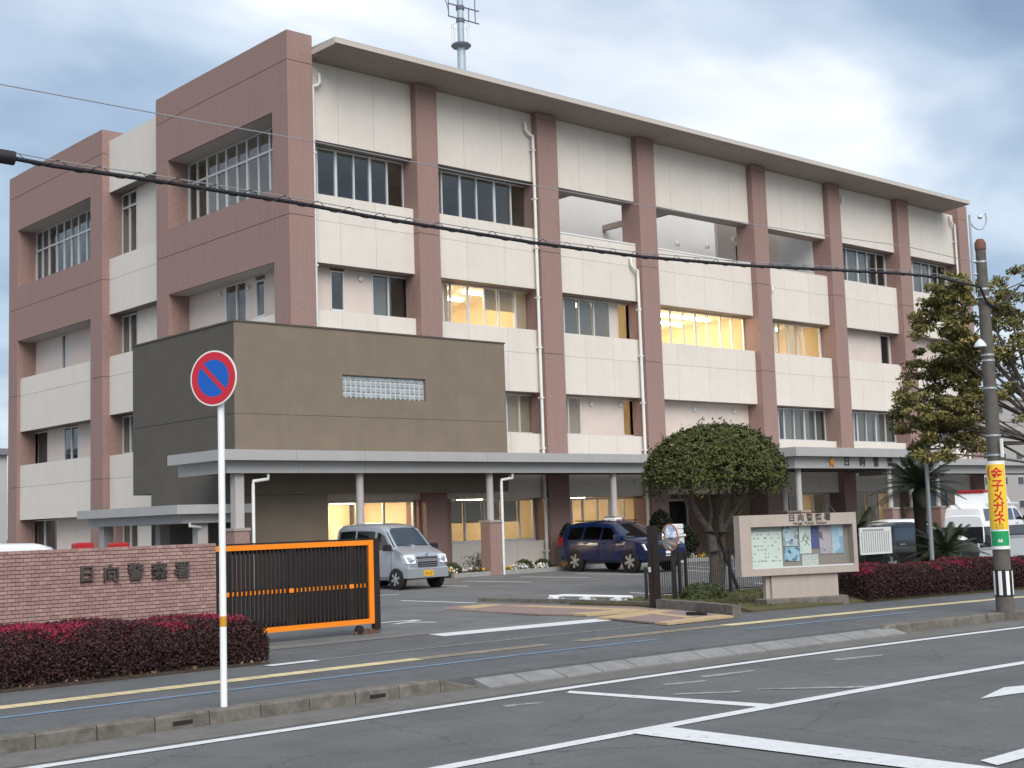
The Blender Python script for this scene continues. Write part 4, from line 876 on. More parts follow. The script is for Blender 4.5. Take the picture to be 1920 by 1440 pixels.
# ================================================================ notice board
nb = onZ(1437, 1140, .0); NA = R(-23); nbt = thing('notice_board', 'beige framed outdoor notice board with glass front and posters on a pedestal', 'notice board', (nb[0], nb[1], 0), NA)
stone = mat('beige_stone', (.40, .345, .305), .75, var=.05, vscale=3, streak=(.93, .92, .9)); W0, W1, H0, H1 = -.52, 2.15, .63, 1.83; fy = -.02
MB().bbox(-.02, 1.85, -.06, .42, -.05, .17, .02).build('plinth', concM, nbt)
MB().box(.18, 1.70, .06, .28, .17, H0-.002).build('pedestal', stone, nbt); MB().box(.08, .178, .12, .24, .17, H0-.002).build('pedestal_pipe', stone, nbt)
MB().box(W0, W1, fy, .22, H1-.235, H1).box(W0, W1, fy, .22, H0, H0+.14).box(W0, W0+.25, fy, .22, H0+.14, H1-.235).box(W1-.09, W1, fy, .22, H0+.14, H1-.235).build('frame', stone, nbt)
MB().box(W0+.25, W1-.09, fy+.16, fy+.2, H0+.14, H1-.235).build('pin_board', mat('pin_board', (.26, .23, .20), .9), nbt)
MB().add([(W0+.25, fy+.03, H0+.14), (W1-.09, fy+.03, H0+.14), (W1-.09, fy+.03, H1-.235), (W0+.25, fy+.03, H1-.235)], [(0, 1, 2, 3)]).build('glass', glassmat('notice_glass', (.92, .94, .94), .12, .03), nbt)
MB().box(W0+.25, W1-.09, fy+.02, fy+.05, H0+.14, H0+.165).build('rail', alumM, nbt)
for k, ch in enumerate('日向警察署'): text(ch, .155, .004, 'letter', inkM, nbt, (.66+k*.205, fy-.004, H1-.085), bold=.003)
text('Hyuga  Police  Station', .088, .003, 'lettering', inkM, nbt, (1.07, fy-.004, H1-.19))
def poster(x0, x1, z0, z1, base, ink, kind, n):
    m = bpy.data.materials.new('poster_print'); m.use_nodes = True; t = m.node_tree; b = t.nodes['Principled BSDF']; b.inputs['Roughness'].default_value = .6
    tcn = t.nodes.new('ShaderNodeTexCoord'); mpn = t.nodes.new('ShaderNodeMapping'); t.links.new(tcn.outputs['Object'], mpn.inputs[0])
    if kind == 'rows':
        tx = t.nodes.new('ShaderNodeTexBrick'); tx.inputs['Scale'].default_value = n; tx.inputs['Mortar Size'].default_value = .03; tx.inputs['Brick Width'].default_value = .9; mpn.inputs['Rotation'].default_value = (R(90), 0, 0); t.links.new(mpn.outputs[0], tx.inputs[0])
        tx.inputs['Color1'].default_value = (*base, 1); tx.inputs['Color2'].default_value = (*[q*.9 for q in base], 1); tx.inputs['Mortar'].default_value = (*ink, 1); src = tx.outputs[0]
        nz = t.nodes.new('ShaderNodeTexNoise'); nz.inputs['Scale'].default_value = n*9; t.links.new(tcn.outputs['Object'], nz.inputs[0]); rp = t.nodes.new('ShaderNodeValToRGB'); t.links.new(nz.outputs['Fac'], rp.inputs[0]); rp.color_ramp.elements[0].position = .36; rp.color_ramp.elements[1].position = .42
        rp.color_ramp.elements[0].color = (*ink, 1); rp.color_ramp.elements[1].color = (1, 1, 1, 1); mx = t.nodes.new('ShaderNodeMix'); mx.data_type = 'RGBA'; mx.blend_type = 'MULTIPLY'; mx.inputs[0].default_value = .8; t.links.new(src, mx.inputs[6]); t.links.new(rp.outputs[0], mx.inputs[7]); src = mx.outputs[2]
    else:
        nz = t.nodes.new('ShaderNodeTexVoronoi'); nz.inputs['Scale'].default_value = n; t.links.new(tcn.outputs['Object'], nz.inputs[0]); rp = t.nodes.new('ShaderNodeValToRGB'); t.links.new(nz.outputs['Color'], rp.inputs[0]); rp.color_ramp.elements[0].color = (*ink, 1); rp.color_ramp.elements[1].color = (*base, 1); rp.color_ramp.elements[0].position = .25; rp.color_ramp.elements[1].position = .6; src = rp.outputs[0]
    x0, x1 = XL+(x0-XL)*.78, XL+(x1-XL)*.78
    t.links.new(src, b.inputs['Base Color']); MB().box(x0, x1, fy+.146, fy+.156, z0, z1).build('poster', m, nbt)
Z0, Z1, XL = H0+.14, H1-.235, W0+.25
poster(XL, XL+.98, Z0+.01, Z1-.10, (.60, .67, .61), (.56, .63, .58), 'v', 3)
pm = MB()
for r_ in range(8):
    for c_ in range(9):
        if random.random() < (.75 if r_ in (0, 1, 7) else .45): x_ = XL+.05+c_*.078; z_ = Z1-.165-r_*.075; pm.box(x_, x_+random.uniform(.02, .055), fy+.142, fy+.1445, z_, z_+random.uniform(.015, .03))
tag(pm.build('printed_rows', mat('print_grey', (.22, .25, .24), .7), nbt), kind='stuff'); poster(XL, XL+.98, Z1-.098, Z1-.01, (.42, .47, .43), (.2, .24, .22), 'rows', 9)
poster(XL+1.02, XL+1.46, Z0+.42, Z1-.01, (.45, .55, .60), (.10, .14, .18), 'v', 14); poster(XL+1.04, XL+1.48, Z0+.12, Z0+.40, (.30, .50, .62), (.07, .10, .14), 'v', 14)
poster(XL+1.50, XL+1.84, Z0+.26, Z1-.005, (.60, .67, .62), (.50, .58, .54), 'v', 4); poster(XL+1.55, XL+2.03, Z0+.0, Z0+.24, (.56, .60, .58), (.44, .48, .47), 'rows', 5)
poster(XL+1.86, XL+2.07, Z0+.36, Z1-.02, (.08, .10, .26), (.05, .06, .16), 'v', 6); poster(XL+2.09, XL+2.45, Z0+.24, Z1-.01, (.42, .38, .42), (.16, .13, .15), 'v', 7); poster(XL+2.46, XL+2.80, Z0+.24, Z1-.01, (.46, .56, .62), (.20, .38, .50), 'v', 5)
MB().add([], []); 
for k, (dx, dz) in enumerate(((0, 0), (.06, -.05), (-.05, -.07), (.03, -.14))): text('人', .13, .001, 'brush_mark', inkM, nbt, (XL+1.31+dx, fy+.146, Z1-.22+dz))
# fence behind the board
fA = glot(1236, 1127); fB = glot(1446, 1111); fd = (fB-fA)[:2]; fL = float(np.hypot(*fd)); frz = math.atan2(fd[1], fd[0])
fen = thing('mesh_fence', 'low black wire fence behind the round trimmed tree', 'fence', (fA[0], fA[1], .04), frz)
ext = 3.2
MB().box(0, fL+ext, -.012, .012, .97, 1.0).box(0, fL+ext, -.012, .012, .10, .125).build('rail', blackM, fen)
for s in (0, .62, .80, fL-1.25, fL+.6, fL+ext):
    MB().box(s-.028, s+.028, -.028, .028, -.1, 1.05).build('post', blackM, fen)
bar = None
for i in range(int((fL+ext)/.065)):
    if bar is None: bar = MB().box(-.0045, .0045, -.0045, .0045, .1, .99).build('wire', blackM, fen); o = bar
    else: o = link('wire', bar.data, fen)
    o.location = (.05+i*.065, 0, 0)
# gate post and short post
p = onZ(1229, 1140, .02); gp_ = thing('gate_post', 'tall dark brown steel gate post with latch by the paved island', 'post', (p[0], p[1], 0))
hgt = float(onY(1228, 986, p[1])[2]); MB().box(-.09, .09, -.07, .07, -.05, hgt).build('shaft', brownM, gp_); MB().box(-.12, -.092, -.05, .05, .45, 1.3).build('latch_channel', brownM, gp_); MB().box(-.13, -.12, -.03, .03, .75, .85).build('latch', alumM, gp_)
p = onZ(1213, 1130, .02); tag(MB().tube([(0, 0, -.1), (0, 0, .78)], .035, 10).build('short_post', blackM), 'short thin black post left of the gate post', 'post').location = (p[0], p[1], 0)
# convex mirror on a post
p = glot(1266, 1129); mir = thing('convex_mirror', 'small round red rimmed convex mirror on a dark post', 'mirror', (p[0], p[1], 0))
ht = float(onY(1262, 996, p[1])[2]); MB().cyl((0, 0, -.1), (0, 0, ht), .05, n=10).build('post', brownM, mir)
mz = float(onY(1250, 1008, p[1])[2]); vd = Vector((CAM[0]-p[0], CAM[1]-p[1], 0)).normalized(); pv = Vector((-vd.y, vd.x, 0)); nrm_ = (vd*.62-pv*.78).normalized(); tv2 = Vector((-nrm_.y, nrm_.x, 0))
def dome(r_, d0, bulge, name, mt, par, rings=5, n=24):
    m = MB(); vs = []
    for i in range(rings+1):
        f_ = i/rings; rr = r_*(1-f_)
        for j in range(n):
            a = 2*math.pi*j/n; q_ = nrm_*(d0+bulge*(1-(1-f_)**2))+tv2*(rr*math.cos(a)); vs.append((q_.x, q_.y, mz+rr*math.sin(a)*1.0))
    m.add(vs, [(i*n+j, i*n+(j+1) % n, (i+1)*n+(j+1) % n, (i+1)*n+j) for i in range(rings) for j in range(n)]); return m.build(name, mt, par, smooth=60)
dome(.30, .07, .02, 'rim', mat('mirror_rim_red', (.50, .20, .15), .4), mir); dome(.265, .082, .07, 'mirror_face', mat('mirror_chrome', (.8, .82, .84), .04, metal=1.), mir); MB().tube([(0, 0, mz), tuple(nrm_*.08+Vector((0, 0, mz)))], .03, 8).build('bracket', brownM, mir)
# white letter stand behind the fence
p = glot(1273, 1060); st = thing('white_stand', 'small white slatted stand with stacked trays in front of the entrance wall', 'stand', (p[0], p[1], lotz(p[1])), R(20))
[MB().box(*q).build('tray', whiteM, st) for q in ((-.22, .22, -.16, .16, .10, .18), (-.3, .3, -.2, .2, 1.02, 1.10), (-.28, .28, -.2, .2, .22, .30))]
for x in (-.16, -.05, .06, .17): MB().box(x-.035, x+.035, -.16, -.13, .31, 1.0).build('slat', whiteM, st)
MB().box(-.2, .2, -.128, .14, .31, 1.0).build('cabinet', canM, st)
for z in (1.12, 1.3): MB().bbox(-.2, .2, -.15, .15, z, z+.16, .03).build('stacked_box', whiteM, st)
# white low rail in the drive
p0, p1 = onZ(1036, 1129, .0), onZ(1192, 1133, .0); d = (p1-p0); rl = thing('low_white_rail', 'low white pipe rail on stubby feet beside the paved island', 'barrier', tuple(p0))
MB().tube([(0, 0, .05), (.12*d[0]/4, .12*d[1]/4, .13), tuple(d*.2+np.array([0, .1, .15])), tuple(d+np.array([0, .1, .15]))], .035, 8).build('rail', whiteM, rl, smooth=50); MB().tube([tuple(d*.1+np.array([0, .35, .13])), tuple(d+np.array([0, .4, .13]))], .03, 8).build('rail', whiteM, rl, smooth=50)
for f_ in (.06, .45, .82): q_ = d*f_; MB().box(q_[0]-.16, q_[0]+.16, q_[1]-.06, q_[1]+.14, 0, .12).build('foot', whiteM, rl)
# white lined board on the fence, lamp post
p = onZ(1640, 1100, 0.); bd = thing('lined_board', 'small white board with ruled dark columns behind the dark red hedge', 'sign', (p[0], p[1], .0), R(-4)); 
A, B = onY(1612, 990, p[1]), onY(1668, 1037, p[1]); x0, x1, z1_, z0_ = A[0]-p[0], B[0]-p[0], A[2], B[2]
MB().box(x0, x1, -.03, .0, z0_, z1_).build('panel', mat('board_white', (.62, .65, .64), .5), bd)
for k in range(13): MB().box(x0+.05+(x1-x0-.1)*k/13, x0+.085+(x1-x0-.1)*k/13, -.034, -.031, z0_+.05, z1_-.10).build('ruled_column', mat('board_ink', (.28, .30, .30), .6), bd)
MB().box(x0+.08, x1-.3, -.034, -.031, z1_-.085, z1_-.04).build('heading', MATS['board_ink'], bd)
for x in (x0+.15, x1-.15): MB().box(x-.02, x+.02, .002, .04, -.1, z1_).build('post', blackM, bd)
p = onZ(1751, 1094, 0.); tag(MB().tube([(0, 0, -.1), (0, 0, float(onY(1736, 795, p[1])[2]))], [.055, .045], 14).build('lamp_post', mat('lamp_post_grey', (.26, .28, .30), .5, metal=.3), smooth=40), 'plain slim grey metal post in front of the cycad', 'post').location = tuple(p)
# grey barriers in front of the parked police van
barM = mat('barrier_grey', (.40, .42, .44), .6)
for u0, u1, vt, vb, Y in ((1812, 1862, 1033, 1060, -15.3), (1893, 1960, 1008, 1046, -15.6)):
    a, b = onY(u0, vb, Y), onY(u1, vb, Y); zt = float(onY(u0, vt, Y)[2]); bt = thing('site_barrier', 'grey sheet barrier panel '+('left of' if u0 < 1850 else 'right of')+' the utility pole behind the maroon hedge', 'barrier', (a[0], Y, 0), group='grey barrier panels behind the hedge'); L = b[0]-a[0]
    MB().box(0, L, -.02, .02, .05, zt).build('sheet', barM, bt); MB().box(0, L, -.04, .04, zt, zt+.06).build('top_rail', galv, bt); MB().box(L-.03, L+.03, -.04, .05, 0, zt+.02).box(-.03, .03, -.04, .05, 0, zt+.02).build('post', galv, bt)

# ================================================================ vehicles (local: nose +x, left +y)
def vehicle(name, label, spec, loc, rz, paint, cat='car', low=None, group=None):
    t = thing(name, label, cat, loc, rz, group); L, Wd = spec['L'], spec['W']; hw = Wd/2
    top = spec['top']; X = [q[0] for q in top]; Z = [q[1] for q in top]; belt = spec['belt']; zb = spec['zb']; rw = spec['roofw']
    ft = lambda x: float(np.interp(x, X[::-1], Z[::-1]))
    def wid(x): e = abs(x)/(L/2); return hw*(1-.10*max(0, e-.72)**1.6/.28**1.6)
    def sect(x):
        tp = ft(x); w_ = wid(x); be = min(belt, tp-.03); g = max(0, tp-belt); k = w_-(hw-rw)*min(1, g/(max(Z)-belt)); be2 = be
        zl = zb+.10*max(0, (abs(x)-(L/2-.35))/.35)
        return [(0, zl), (w_*.90, zl), (w_*.985, zl+.10), (w_, zl+(be-zl)*.45), (w_*.995, zl+(be-zl)*.62), (w_*.975, be2), (k, tp-.075 if g > .12 else tp-.028), (k*.86, tp-.02 if g > .12 else tp-.008), (k*.45, tp+.004), (0, tp+.008)]
    xs = sorted(set([round(float(q), 3) for q in np.linspace(-L/2+.03, L/2-.03, 30)]+[round(q, 3) for q in X if abs(q) < L/2-.02]))
    xs = [-L/2+.0]+xs+[L/2-.0]
    rings = []
    for i, x in enumerate(xs):
        s = sect(max(min(x, L/2-.03), -L/2+.03)); sc_ = 1
        if i in (0, len(xs)-1): zc_ = (s[0][1]+s[-1][1])/2; s = [(y*.95, zc_+(z-zc_)*.93) for y, z in s]
        rings.append([(x, y, z) for y, z in s]+[(x, -y, z) for y, z in s[-2:0:-1]])
    n = len(rings[0]); m = MB(); m.add([q for r_ in rings for q in r_], [(i*n+j, i*n+(j+1) % n, (i+1)*n+(j+1) % n, (i+1)*n+j) for i in range(len(rings)-1) for j in range(n)]+[tuple(range(n)), tuple((len(rings)-1)*n+j for j in range(n))])
    body = m.build('body', paint, t, smooth=28)
    if low: # lower body in a second colour
        zs = low[1]; mm = MB(); vs = []
        for x in xs[1:-1]:
            s = sect(x); yz = [(y+.006, z) for y, z in s[1:6] if z <= zs]; yl = np.interp(zs, [q[1] for q in s[1:6]], [q[0] for q in s[1:6]])
            ring = [(s[1][0]+.006, s[1][1]), (s[2][0]+.006, s[2][1]), (s[3][0]+.006, min(s[3][1], zs)), (yl+.006, zs)]
            vs.append([(x, y, z) for y, z in ring])
        for sgn_ in (1, -1): mm.add([(x, y*sgn_, z) for r_ in vs for x, y, z in r_], [(i*4+j, i*4+4+j, i*4+5+j, i*4+1+j) for i in range(len(vs)-1) for j in range(3)])
        for xe in (L/2+.004, -L/2-.004): mm.box(xe-.004, xe+.004, -hw*.86, hw*.86, zb+.12, zs)
        mm.build('lower_body', low[0], t)
    # side glass on the greenhouse
    for (xa0, xb0, xa1, xb1) in spec['side']:       # rear/front x at belt, rear/front x at roof
        for sgn_ in (1, -1):
            nn_ = 6; vs = []
            for k in range(nn_+1):
                for f_ in (.08, .82):
                    x = (xa0+(xb0-xa0)*k/nn_)*(1-f_)+(xa1+(xb1-xa1)*k/nn_)*f_; s = sect(x); a, b = s[5], s[6]
                    vs.append((x, sgn_*(a[0]+(b[0]-a[0])*f_+.007), a[1]+(b[1]-a[1])*f_))
            MB().add(vs, [(2*k, 2*k+2, 2*k+3, 2*k+1) for k in range(nn_)]).build('side_window', carglass, t)
            # rim
    for key, (x0, x1), nm in (('ws', spec['ws'], 'windscreen'), ('rw', spec.get('rw', (0, 0)), 'rear_window')):
        if x0 == x1: continue
        vs = []; nn_ = 6
        nv_ = Vector((-(ft(x1)-ft(x0)), 0, (x1-x0))); nv_ = nv_ if nv_.z > 0 else -nv_; nv_.normalize()
        for k in range(nn_+1):
            x = x0+(x1-x0)*k/nn_; s = sect(x)
            for f_ in (-.96, -.62, -.3, 0, .3, .62, .96):
                y = s[6][0]*abs(f_); z = np.interp(y, [0, s[8][0], s[7][0], s[6][0]], [s[9][1], s[8][1], s[7][1], s[6][1]])
                vs.append((x+nv_.x*.012, math.copysign(y, f_), z+nv_.z*.012))
        MB().add(vs, [(k*7+j, k*7+7+j, k*7+8+j, k*7+1+j) for k in range(nn_) for j in range(6)]).build(nm, carglass, t, smooth=60)
    # wheels
    wr = spec['wr']
    for x in spec['axles']:
        for sgn_ in (1, -1):
            y = sgn_*(hw-.085)
            MB().lathe((x, sgn_*(hw-.05), wr), [(.02, -.09*sgn_), (wr+.03, -.09*sgn_), (wr+.03, .056*sgn_), (wr+.015, .060*sgn_), (.02, .060*sgn_)], 24, 'y').build('wheel_arch', blackM, t, smooth=30) if spec.get('arch', 1) else None
            wh = MB().lathe((x, y, wr), [(wr*.62, -.1), (wr-.03, -.1), (wr, -.07), (wr, .085*1), (wr-.03, .105), (wr*.62, .105)] if sgn_ > 0 else [(wr*.62, .1), (wr-.03, .1), (wr, .07), (wr, -.085), (wr-.03, -.105), (wr*.62, -.105)], 26, 'y').build('wheel', tyreM, t, smooth=40)
            r_ = MB(); yo = y+sgn_*.098
            r_.lathe((x, yo, wr), [(wr*.66, -.004), (wr*.66, .004), (wr*.58, .006), (wr*.58, -.006)], 26, 'y')
            for k in range(spec.get('spokes', 5)):
                a = 2*math.pi*k/spec.get('spokes', 5)+.3; c, s_ = math.cos(a), math.sin(a); hw_ = wr*.10
                r_.prism([(x+c*wr*.08-s_*hw_, yo-.004, wr+s_*wr*.08+c*hw_), (x+c*wr*.64-s_*hw_*1.25, yo-.004, wr+s_*wr*.64+c*hw_*1.25), (x+c*wr*.64+s_*hw_*1.25, yo-.004, wr+s_*wr*.64-c*hw_*1.25), (x+c*wr*.08+s_*hw_, yo-.004, wr+s_*wr*.08-c*hw_)], (0, .012*sgn_+.0, 0))
            r_.lathe((x, yo, wr), [(.02, 0), (wr*.16, .001*sgn_), (wr*.14, .02*sgn_), (.02, .024*sgn_)], 14, 'y')
            r_.build('rim', rimM, wh)
            MB().lathe((x, y+sgn_*.03, wr), [(.01, 0), (wr*.63, 0.001)], 20, 'y').build('brake_disc', mat('brake_dark', (.03, .03, .03), .7), wh)
    # seams
    for x in spec.get('seams', ()):
        for sgn_ in (1, -1):
            s = sect(x); P = [(x, sgn_*(y+.0035), z) for y, z in s[2:6]]
            MB().add([(q[0]-.006, q[1], q[2]) for q in P]+[(q[0]+.006, q[1], q[2]) for q in P], [(i, i+1, i+5, i+4) for i in range(3)]).build('door_seam', blackM, t)
    for x in spec.get('handles', ()):
        for sgn_ in (1, -1): s = sect(x); MB().box(x-.09, x+.09, sgn_*(s[4][0]+.012)-.012, sgn_*(s[4][0]+.012)+.012, belt-.10, belt-.065).build('door_handle', spec.get('hmat', rimM), t)
    # mirrors
    for sgn_ in (1, -1):
        x = spec['mirror']; s = sect(x); MB().bbox(x-.06, x+.07, sgn_*(s[5][0]+.12)-.10, sgn_*(s[5][0]+.12)+.10, belt+.02, belt+.20, .03).build('wing_mirror', spec.get('mmat', blackM), t)
    t['_'] = 0; del t['_']
    return t, sect, ft
silver = mat('silver_paint', (.46, .49, .53), .28, metal=.55, coat=.6); blue = mat('dark_blue_paint', (.0025, .013, .062), .3, coat=.6); blackP = mat('black_paint', (.012, .012, .014), .2, coat=.7); whiteP = mat('white_car_paint', (.74, .75, .76), .25, coat=.5)
# silver kei van
v0 = onZ(747, 1106, .10); v1 = onZ(812, 1100, .10); vc = (float(v0[0]+v1[0])/2, float(v0[1]+v1[1])/2+1.22, lotz(-6))
van_spec = dict(L=3.4, W=1.48, zb=.24, belt=1.03, roofw=.60, top=[(1.70, .72), (1.66, .86), (1.52, .98), (1.16, 1.12), (1.10, 1.16), (.62, 1.66), (.40, 1.75), (.1, 1.80), (-.8, 1.83), (-1.45, 1.80), (-1.60, 1.72), (-1.70, 1.05)],
    side=[(.28, 1.02, .30, .60), (-.62, .20, -.60, .22), (-1.5, -.70, -1.45, -.68)], ws=(1.07, .60), rw=(0, 0), wr=.275, axles=(1.22, -1.18), seams=(.24, -.66, 1.02), handles=(.36, -.48), mirror=.98, spokes=6)
van, vsec, _ = vehicle('kei_van', 'small silver van with yellow plate parked beside the orange gate', van_spec, vc, R(-90+2), silver, 'van')
MB().box(1.575, 1.70, -.50, -.49, .3, .31).build('tow_eye', blackM, van)
for s_ in (1, -1):
    MB().prism([(1.56, s_*.42, .70), (1.52, s_*.70, .70), (1.40, s_*.735, .92), (1.50, s_*.45, .93)], (.17, s_*.02, 0)).build('headlight', lampM, van); MB().box(1.715, 1.725, s_*.5-.13, s_*.5+.13, .36, .40).build('bumper_slot', blackM, van)
MB().bbox(1.50, 1.73, -.72, .72, .30, .60, .05).build('front_bumper', silver, van)
gr_ = MB().prism([(1.70, -.34, .60), (1.70, .34, .60), (1.66, .37, .88), (1.66, -.37, .88)], (.02, 0, 0)).build('grille', blackM, van)
for k in range(5): z = .63+k*.055; MB().box(1.70, 1.728, -.335, .335, z, z+.016).build('grille_bar', rimM, gr_)
pl = MB().box(1.732, 1.742, -.165, .165, .34, .50).build('number_plate', mat('plate_yellow', (.75, .40, .02), .5), van); text('55-57', .11, .001, 'plate_text', blackM, pl, (1.744, 0, .41), R(90))
MB().lathe((1.665, 0, .945), [(.01, -.01), (.05, -.005), (.04, .01)], 14, 'x').build('badge', rimM, van)
MB().tube([(1.13, .55, 1.17), (1.10, .05, 1.20)], .012, 5).build('wiper', blackM, van); MB().tube([(1.13, -.1, 1.17), (1.10, -.55, 1.20)], .012, 5).build('wiper', blackM, van)
# blue suv
s0 = onZ(1085, 1072, .10); s1 = onZ(1187, 1074, .10); sy = float(s0[1]+s1[1])/2; sx = float(s0[0]+s1[0])/2+.78
suv_spec = dict(L=4.45, W=1.78, zb=.30, belt=1.02, roofw=.66, top=[(2.22, .68), (2.16, .86), (2.0, .95), (1.20, 1.08), (1.12, 1.10), (.42, 1.55), (.2, 1.61), (-.6, 1.66), (-1.5, 1.63), (-1.95, 1.55), (-2.12, 1.15), (-2.22, .9)],
    side=[(-.02, .98, 0., .40), (-.92, -.10, -.86, -.06), (-1.72, -1.02, -1.62, -.96)], ws=(1.10, .42), rw=(-2.02, -1.97), wr=.355, axles=(1.36, -1.29), seams=(1.0, -.06, -.98), handles=(.12, -.80), mirror=.88, spokes=6, mmat=blue, hmat=blue)
suv, ssec, _ = vehicle('blue_suv', 'dark blue sport utility car with silver wheels parked by the flower bed', suv_spec, (sx, sy, lotz(-5)), R(-90-3), blue, 'car')
for s_ in (1, -1):
    MB().prism([(2.10, s_*.48, .70), (1.98, s_*.83, .70), (1.86, s_*.86, .90), (2.04, s_*.52, .92)], (.10, s_*.03, 0)).build('headlight', lampM, suv); MB().tube([(.2, s_*.62, 1.66), (-1.5, s_*.62, 1.68)], .018, 6).build('roof_rail', blackM, suv); MB().box(-2.20, -2.0, s_*.78-.06, s_*.78+.06, .85, 1.15).build('tail_light', redM, suv)
MB().box(2.16, 2.235, -.48, .48, .72, .86).build('grille', blackM, suv); MB().box(2.19, 2.25, -.75, .75, .34, .50).build('bumper_intake', blackM, suv); pl = MB().box(2.252, 2.262, -.165, .165, .50, .66).build('number_plate', whiteM, suv)
MB().bbox(-.25, .25, -.16, .16, 1.66, 1.75, .02).build('roof_sign', whiteM, suv).location = (-.1, -.2, 0); MB().box(-.02, .2, -.3, -.1, 1.665, 1.70).build('roof_lamp', redM, suv)
# police wagon with raised roof
wp = onZ(1836, 1038, .08); wag_spec = dict(L=4.8, W=1.7, zb=.28, belt=1.18, roofw=.70, top=[(2.40, .75), (2.36, .95), (2.2, 1.05), (1.85, 1.16), (1.2, 1.78), (1.0, 1.84), (-.5, 1.88), (-2.2, 1.86), (-2.34, 1.7), (-2.40, 1.2)],
    side=[(.75, 1.62, .78, 1.15), (-.55, .62, -.53, .64), (-2.2, -.75, -2.15, -.73)], ws=(1.82, 1.2), rw=(0, 0), wr=.33, axles=(1.55, -1.35), seams=(.68, -.66), handles=(.85, -.45), mirror=1.55, spokes=6)
wag, _, _ = vehicle('police_wagon', 'black and white police wagon with raised roof pod and red light bars', wag_spec, (float(wp[0])+1.75, float(wp[1])+.55, lotz(wp[1])), R(8), whiteP, 'police van', low=(blackP, 1.02))
MB().prism([(-1.55, -.62, 1.86), (1.05, -.62, 1.84), (.55, -.58, 2.28), (-1.45, -.58, 2.28)], (0, 1.22, 0)).build('roof_pod', whiteP, wag)
for x in (-1.0, .25): MB().prism([(x-.02, -.626, 1.95), (x+.38, -.626, 1.95), (x+.30, -.592, 2.2), (x-.02, -.592, 2.2)], (0, .004, 0)).build('pod_window', carglass, wag)
for x0, x1 in ((-1.5, -.55), (.05, .75)): MB().bbox(x0, x1, -.5, .5, 2.29, 2.40, .03).build('light_bar', redM, wag)
MB().box(-1.85, 1.3, -.78, -.70, 1.84, 1.90).build('roof_gutter', whiteP, wag)
# black saloon and white hatchback behind the cycads
bp_ = onZ(1730, 1072, .05); car_spec = dict(L=4.5, W=1.74, zb=.22, belt=.92, roofw=.58, top=[(2.25, .60), (2.2, .74), (1.9, .84), (1.05, .96), (.35, 1.38), (.1, 1.44), (-.7, 1.45), (-1.2, 1.38), (-1.75, 1.05), (-2.15, .98), (-2.25, .8)],
    side=[(-.05, .95, -.02, .35), (-1.1, -.12, -.85, -.10)], ws=(1.03, .36), rw=(-1.70, -1.22), wr=.31, axles=(1.35, -1.3), seams=(1.0, -.08, -1.0), handles=(.1, -.85), mirror=.85)
sal, _, _ = vehicle('black_saloon', 'black saloon car parked behind the cycads and the lined board', car_spec, (float(bp_[0]), float(bp_[1])+.6, .03), R(-14), blackP, 'car')
for s_ in (1, -1): MB().box(2.12, 2.24, s_*.62-.16, s_*.62+.16, .62, .74).build('headlight', lampM, sal); MB().box(-2.24, -2.1, s_*.66-.14, s_*.66+.14, .70, .86).build('tail_light', redM, sal)
MB().box(2.252, 2.262, -.165, .165, .40, .56).build('number_plate', whiteM, sal)
h0 = onZ(1700, 1052, .08); hat, _, _ = vehicle('white_hatchback', 'white car half hidden between the black saloon and the entrance', dict(car_spec), (float(h0[0]), float(h0[1]), lotz(h0[1])), R(-10), whiteP, 'car')
# patrol cars behind the brick wall
for u, Y, rz, lb in ((222, -9.8, 92, 'black and white patrol car, red light bar showing over the wall end nearest the gate'), (155, -9.6, 90, 'black and white patrol car, red light bar showing beside the cream column')):
    p = onY(u, 1030, Y); t, _, _ = vehicle('patrol_car', lb, dict(car_spec), (float(p[0]), Y, lotz(Y)), R(rz), whiteP, 'police car', low=(blackP, .80))
    z = float(onY(u, 1022, Y)[2])-lotz(Y); MB().bbox(-.12, .12, -.19, .19, z-.08, z+.05, .03).build('light_bar', redM, t); MB().box(-.1, .1, -.1, .1, 1.40, z-.081).build('light_bar_mount', blackM, t)
p = onY(60, 1030, -12.0); wv, _, _ = vehicle('white_van', 'white van roof with dark side windows showing above the brick wall', dict(wag_spec, belt=1.1, top=[(a_, b_-.08*(b_ > 1.2)) for a_, b_ in wag_spec['top']]), (float(p[0])-1.1, -12.0, lotz(-12)-.06), R(3), whiteP, 'van')
# ================================================================ vegetation
def foliage(name, C, L, Wd, m, parent, lv, flat=0., nrm=None, off=(0, 0, 0)):
    me = quadmesh(name, leaves(np.asarray(C)-np.array(off), L, Wd, flat, nrm), m, lv); return link(name, me, parent)
# -- trimmed umbrella tree
tb = onZ(1345, 1110, .05); tz = .05; TB = np.array([tb[0], tb[1], tz])
tree = thing('trimmed_tree', 'round clipped umbrella shaped evergreen tree with several forking trunks', 'tree', tuple(TB))
vr = Vector((BR[0], BR[1], 0)).normalized(); vf = Vector((BF[0], BF[1], 0)).normalized()
def loc(px, py, dep=0.): # a point at the tree's distance (plus dep) seen at that pixel, relative to the trunk base
    d = ray(px, py); k = ((TB-CAM)@np.array([vf.x, vf.y, 0]))+dep; k /= d@np.array([vf.x, vf.y, 0]); return Vector(CAM+d*k-TB)
def limb(pts, r, parent, name='branch'):
    return MB().tube(pts, r, 9).build(name, barkM, parent, smooth=60)
limb([Vector((-.05, 0, -.15)), loc(1341, 1060), loc(1335, 1010), loc(1327, 985)], [.17, .13, .11, .09], tree, 'trunk')
limb([Vector((.12, .05, -.15)), loc(1352, 1060, .1), loc(1352, 1012, .1), loc(1356, 990, .1)], [.14, .11, .10, .08], tree, 'trunk')
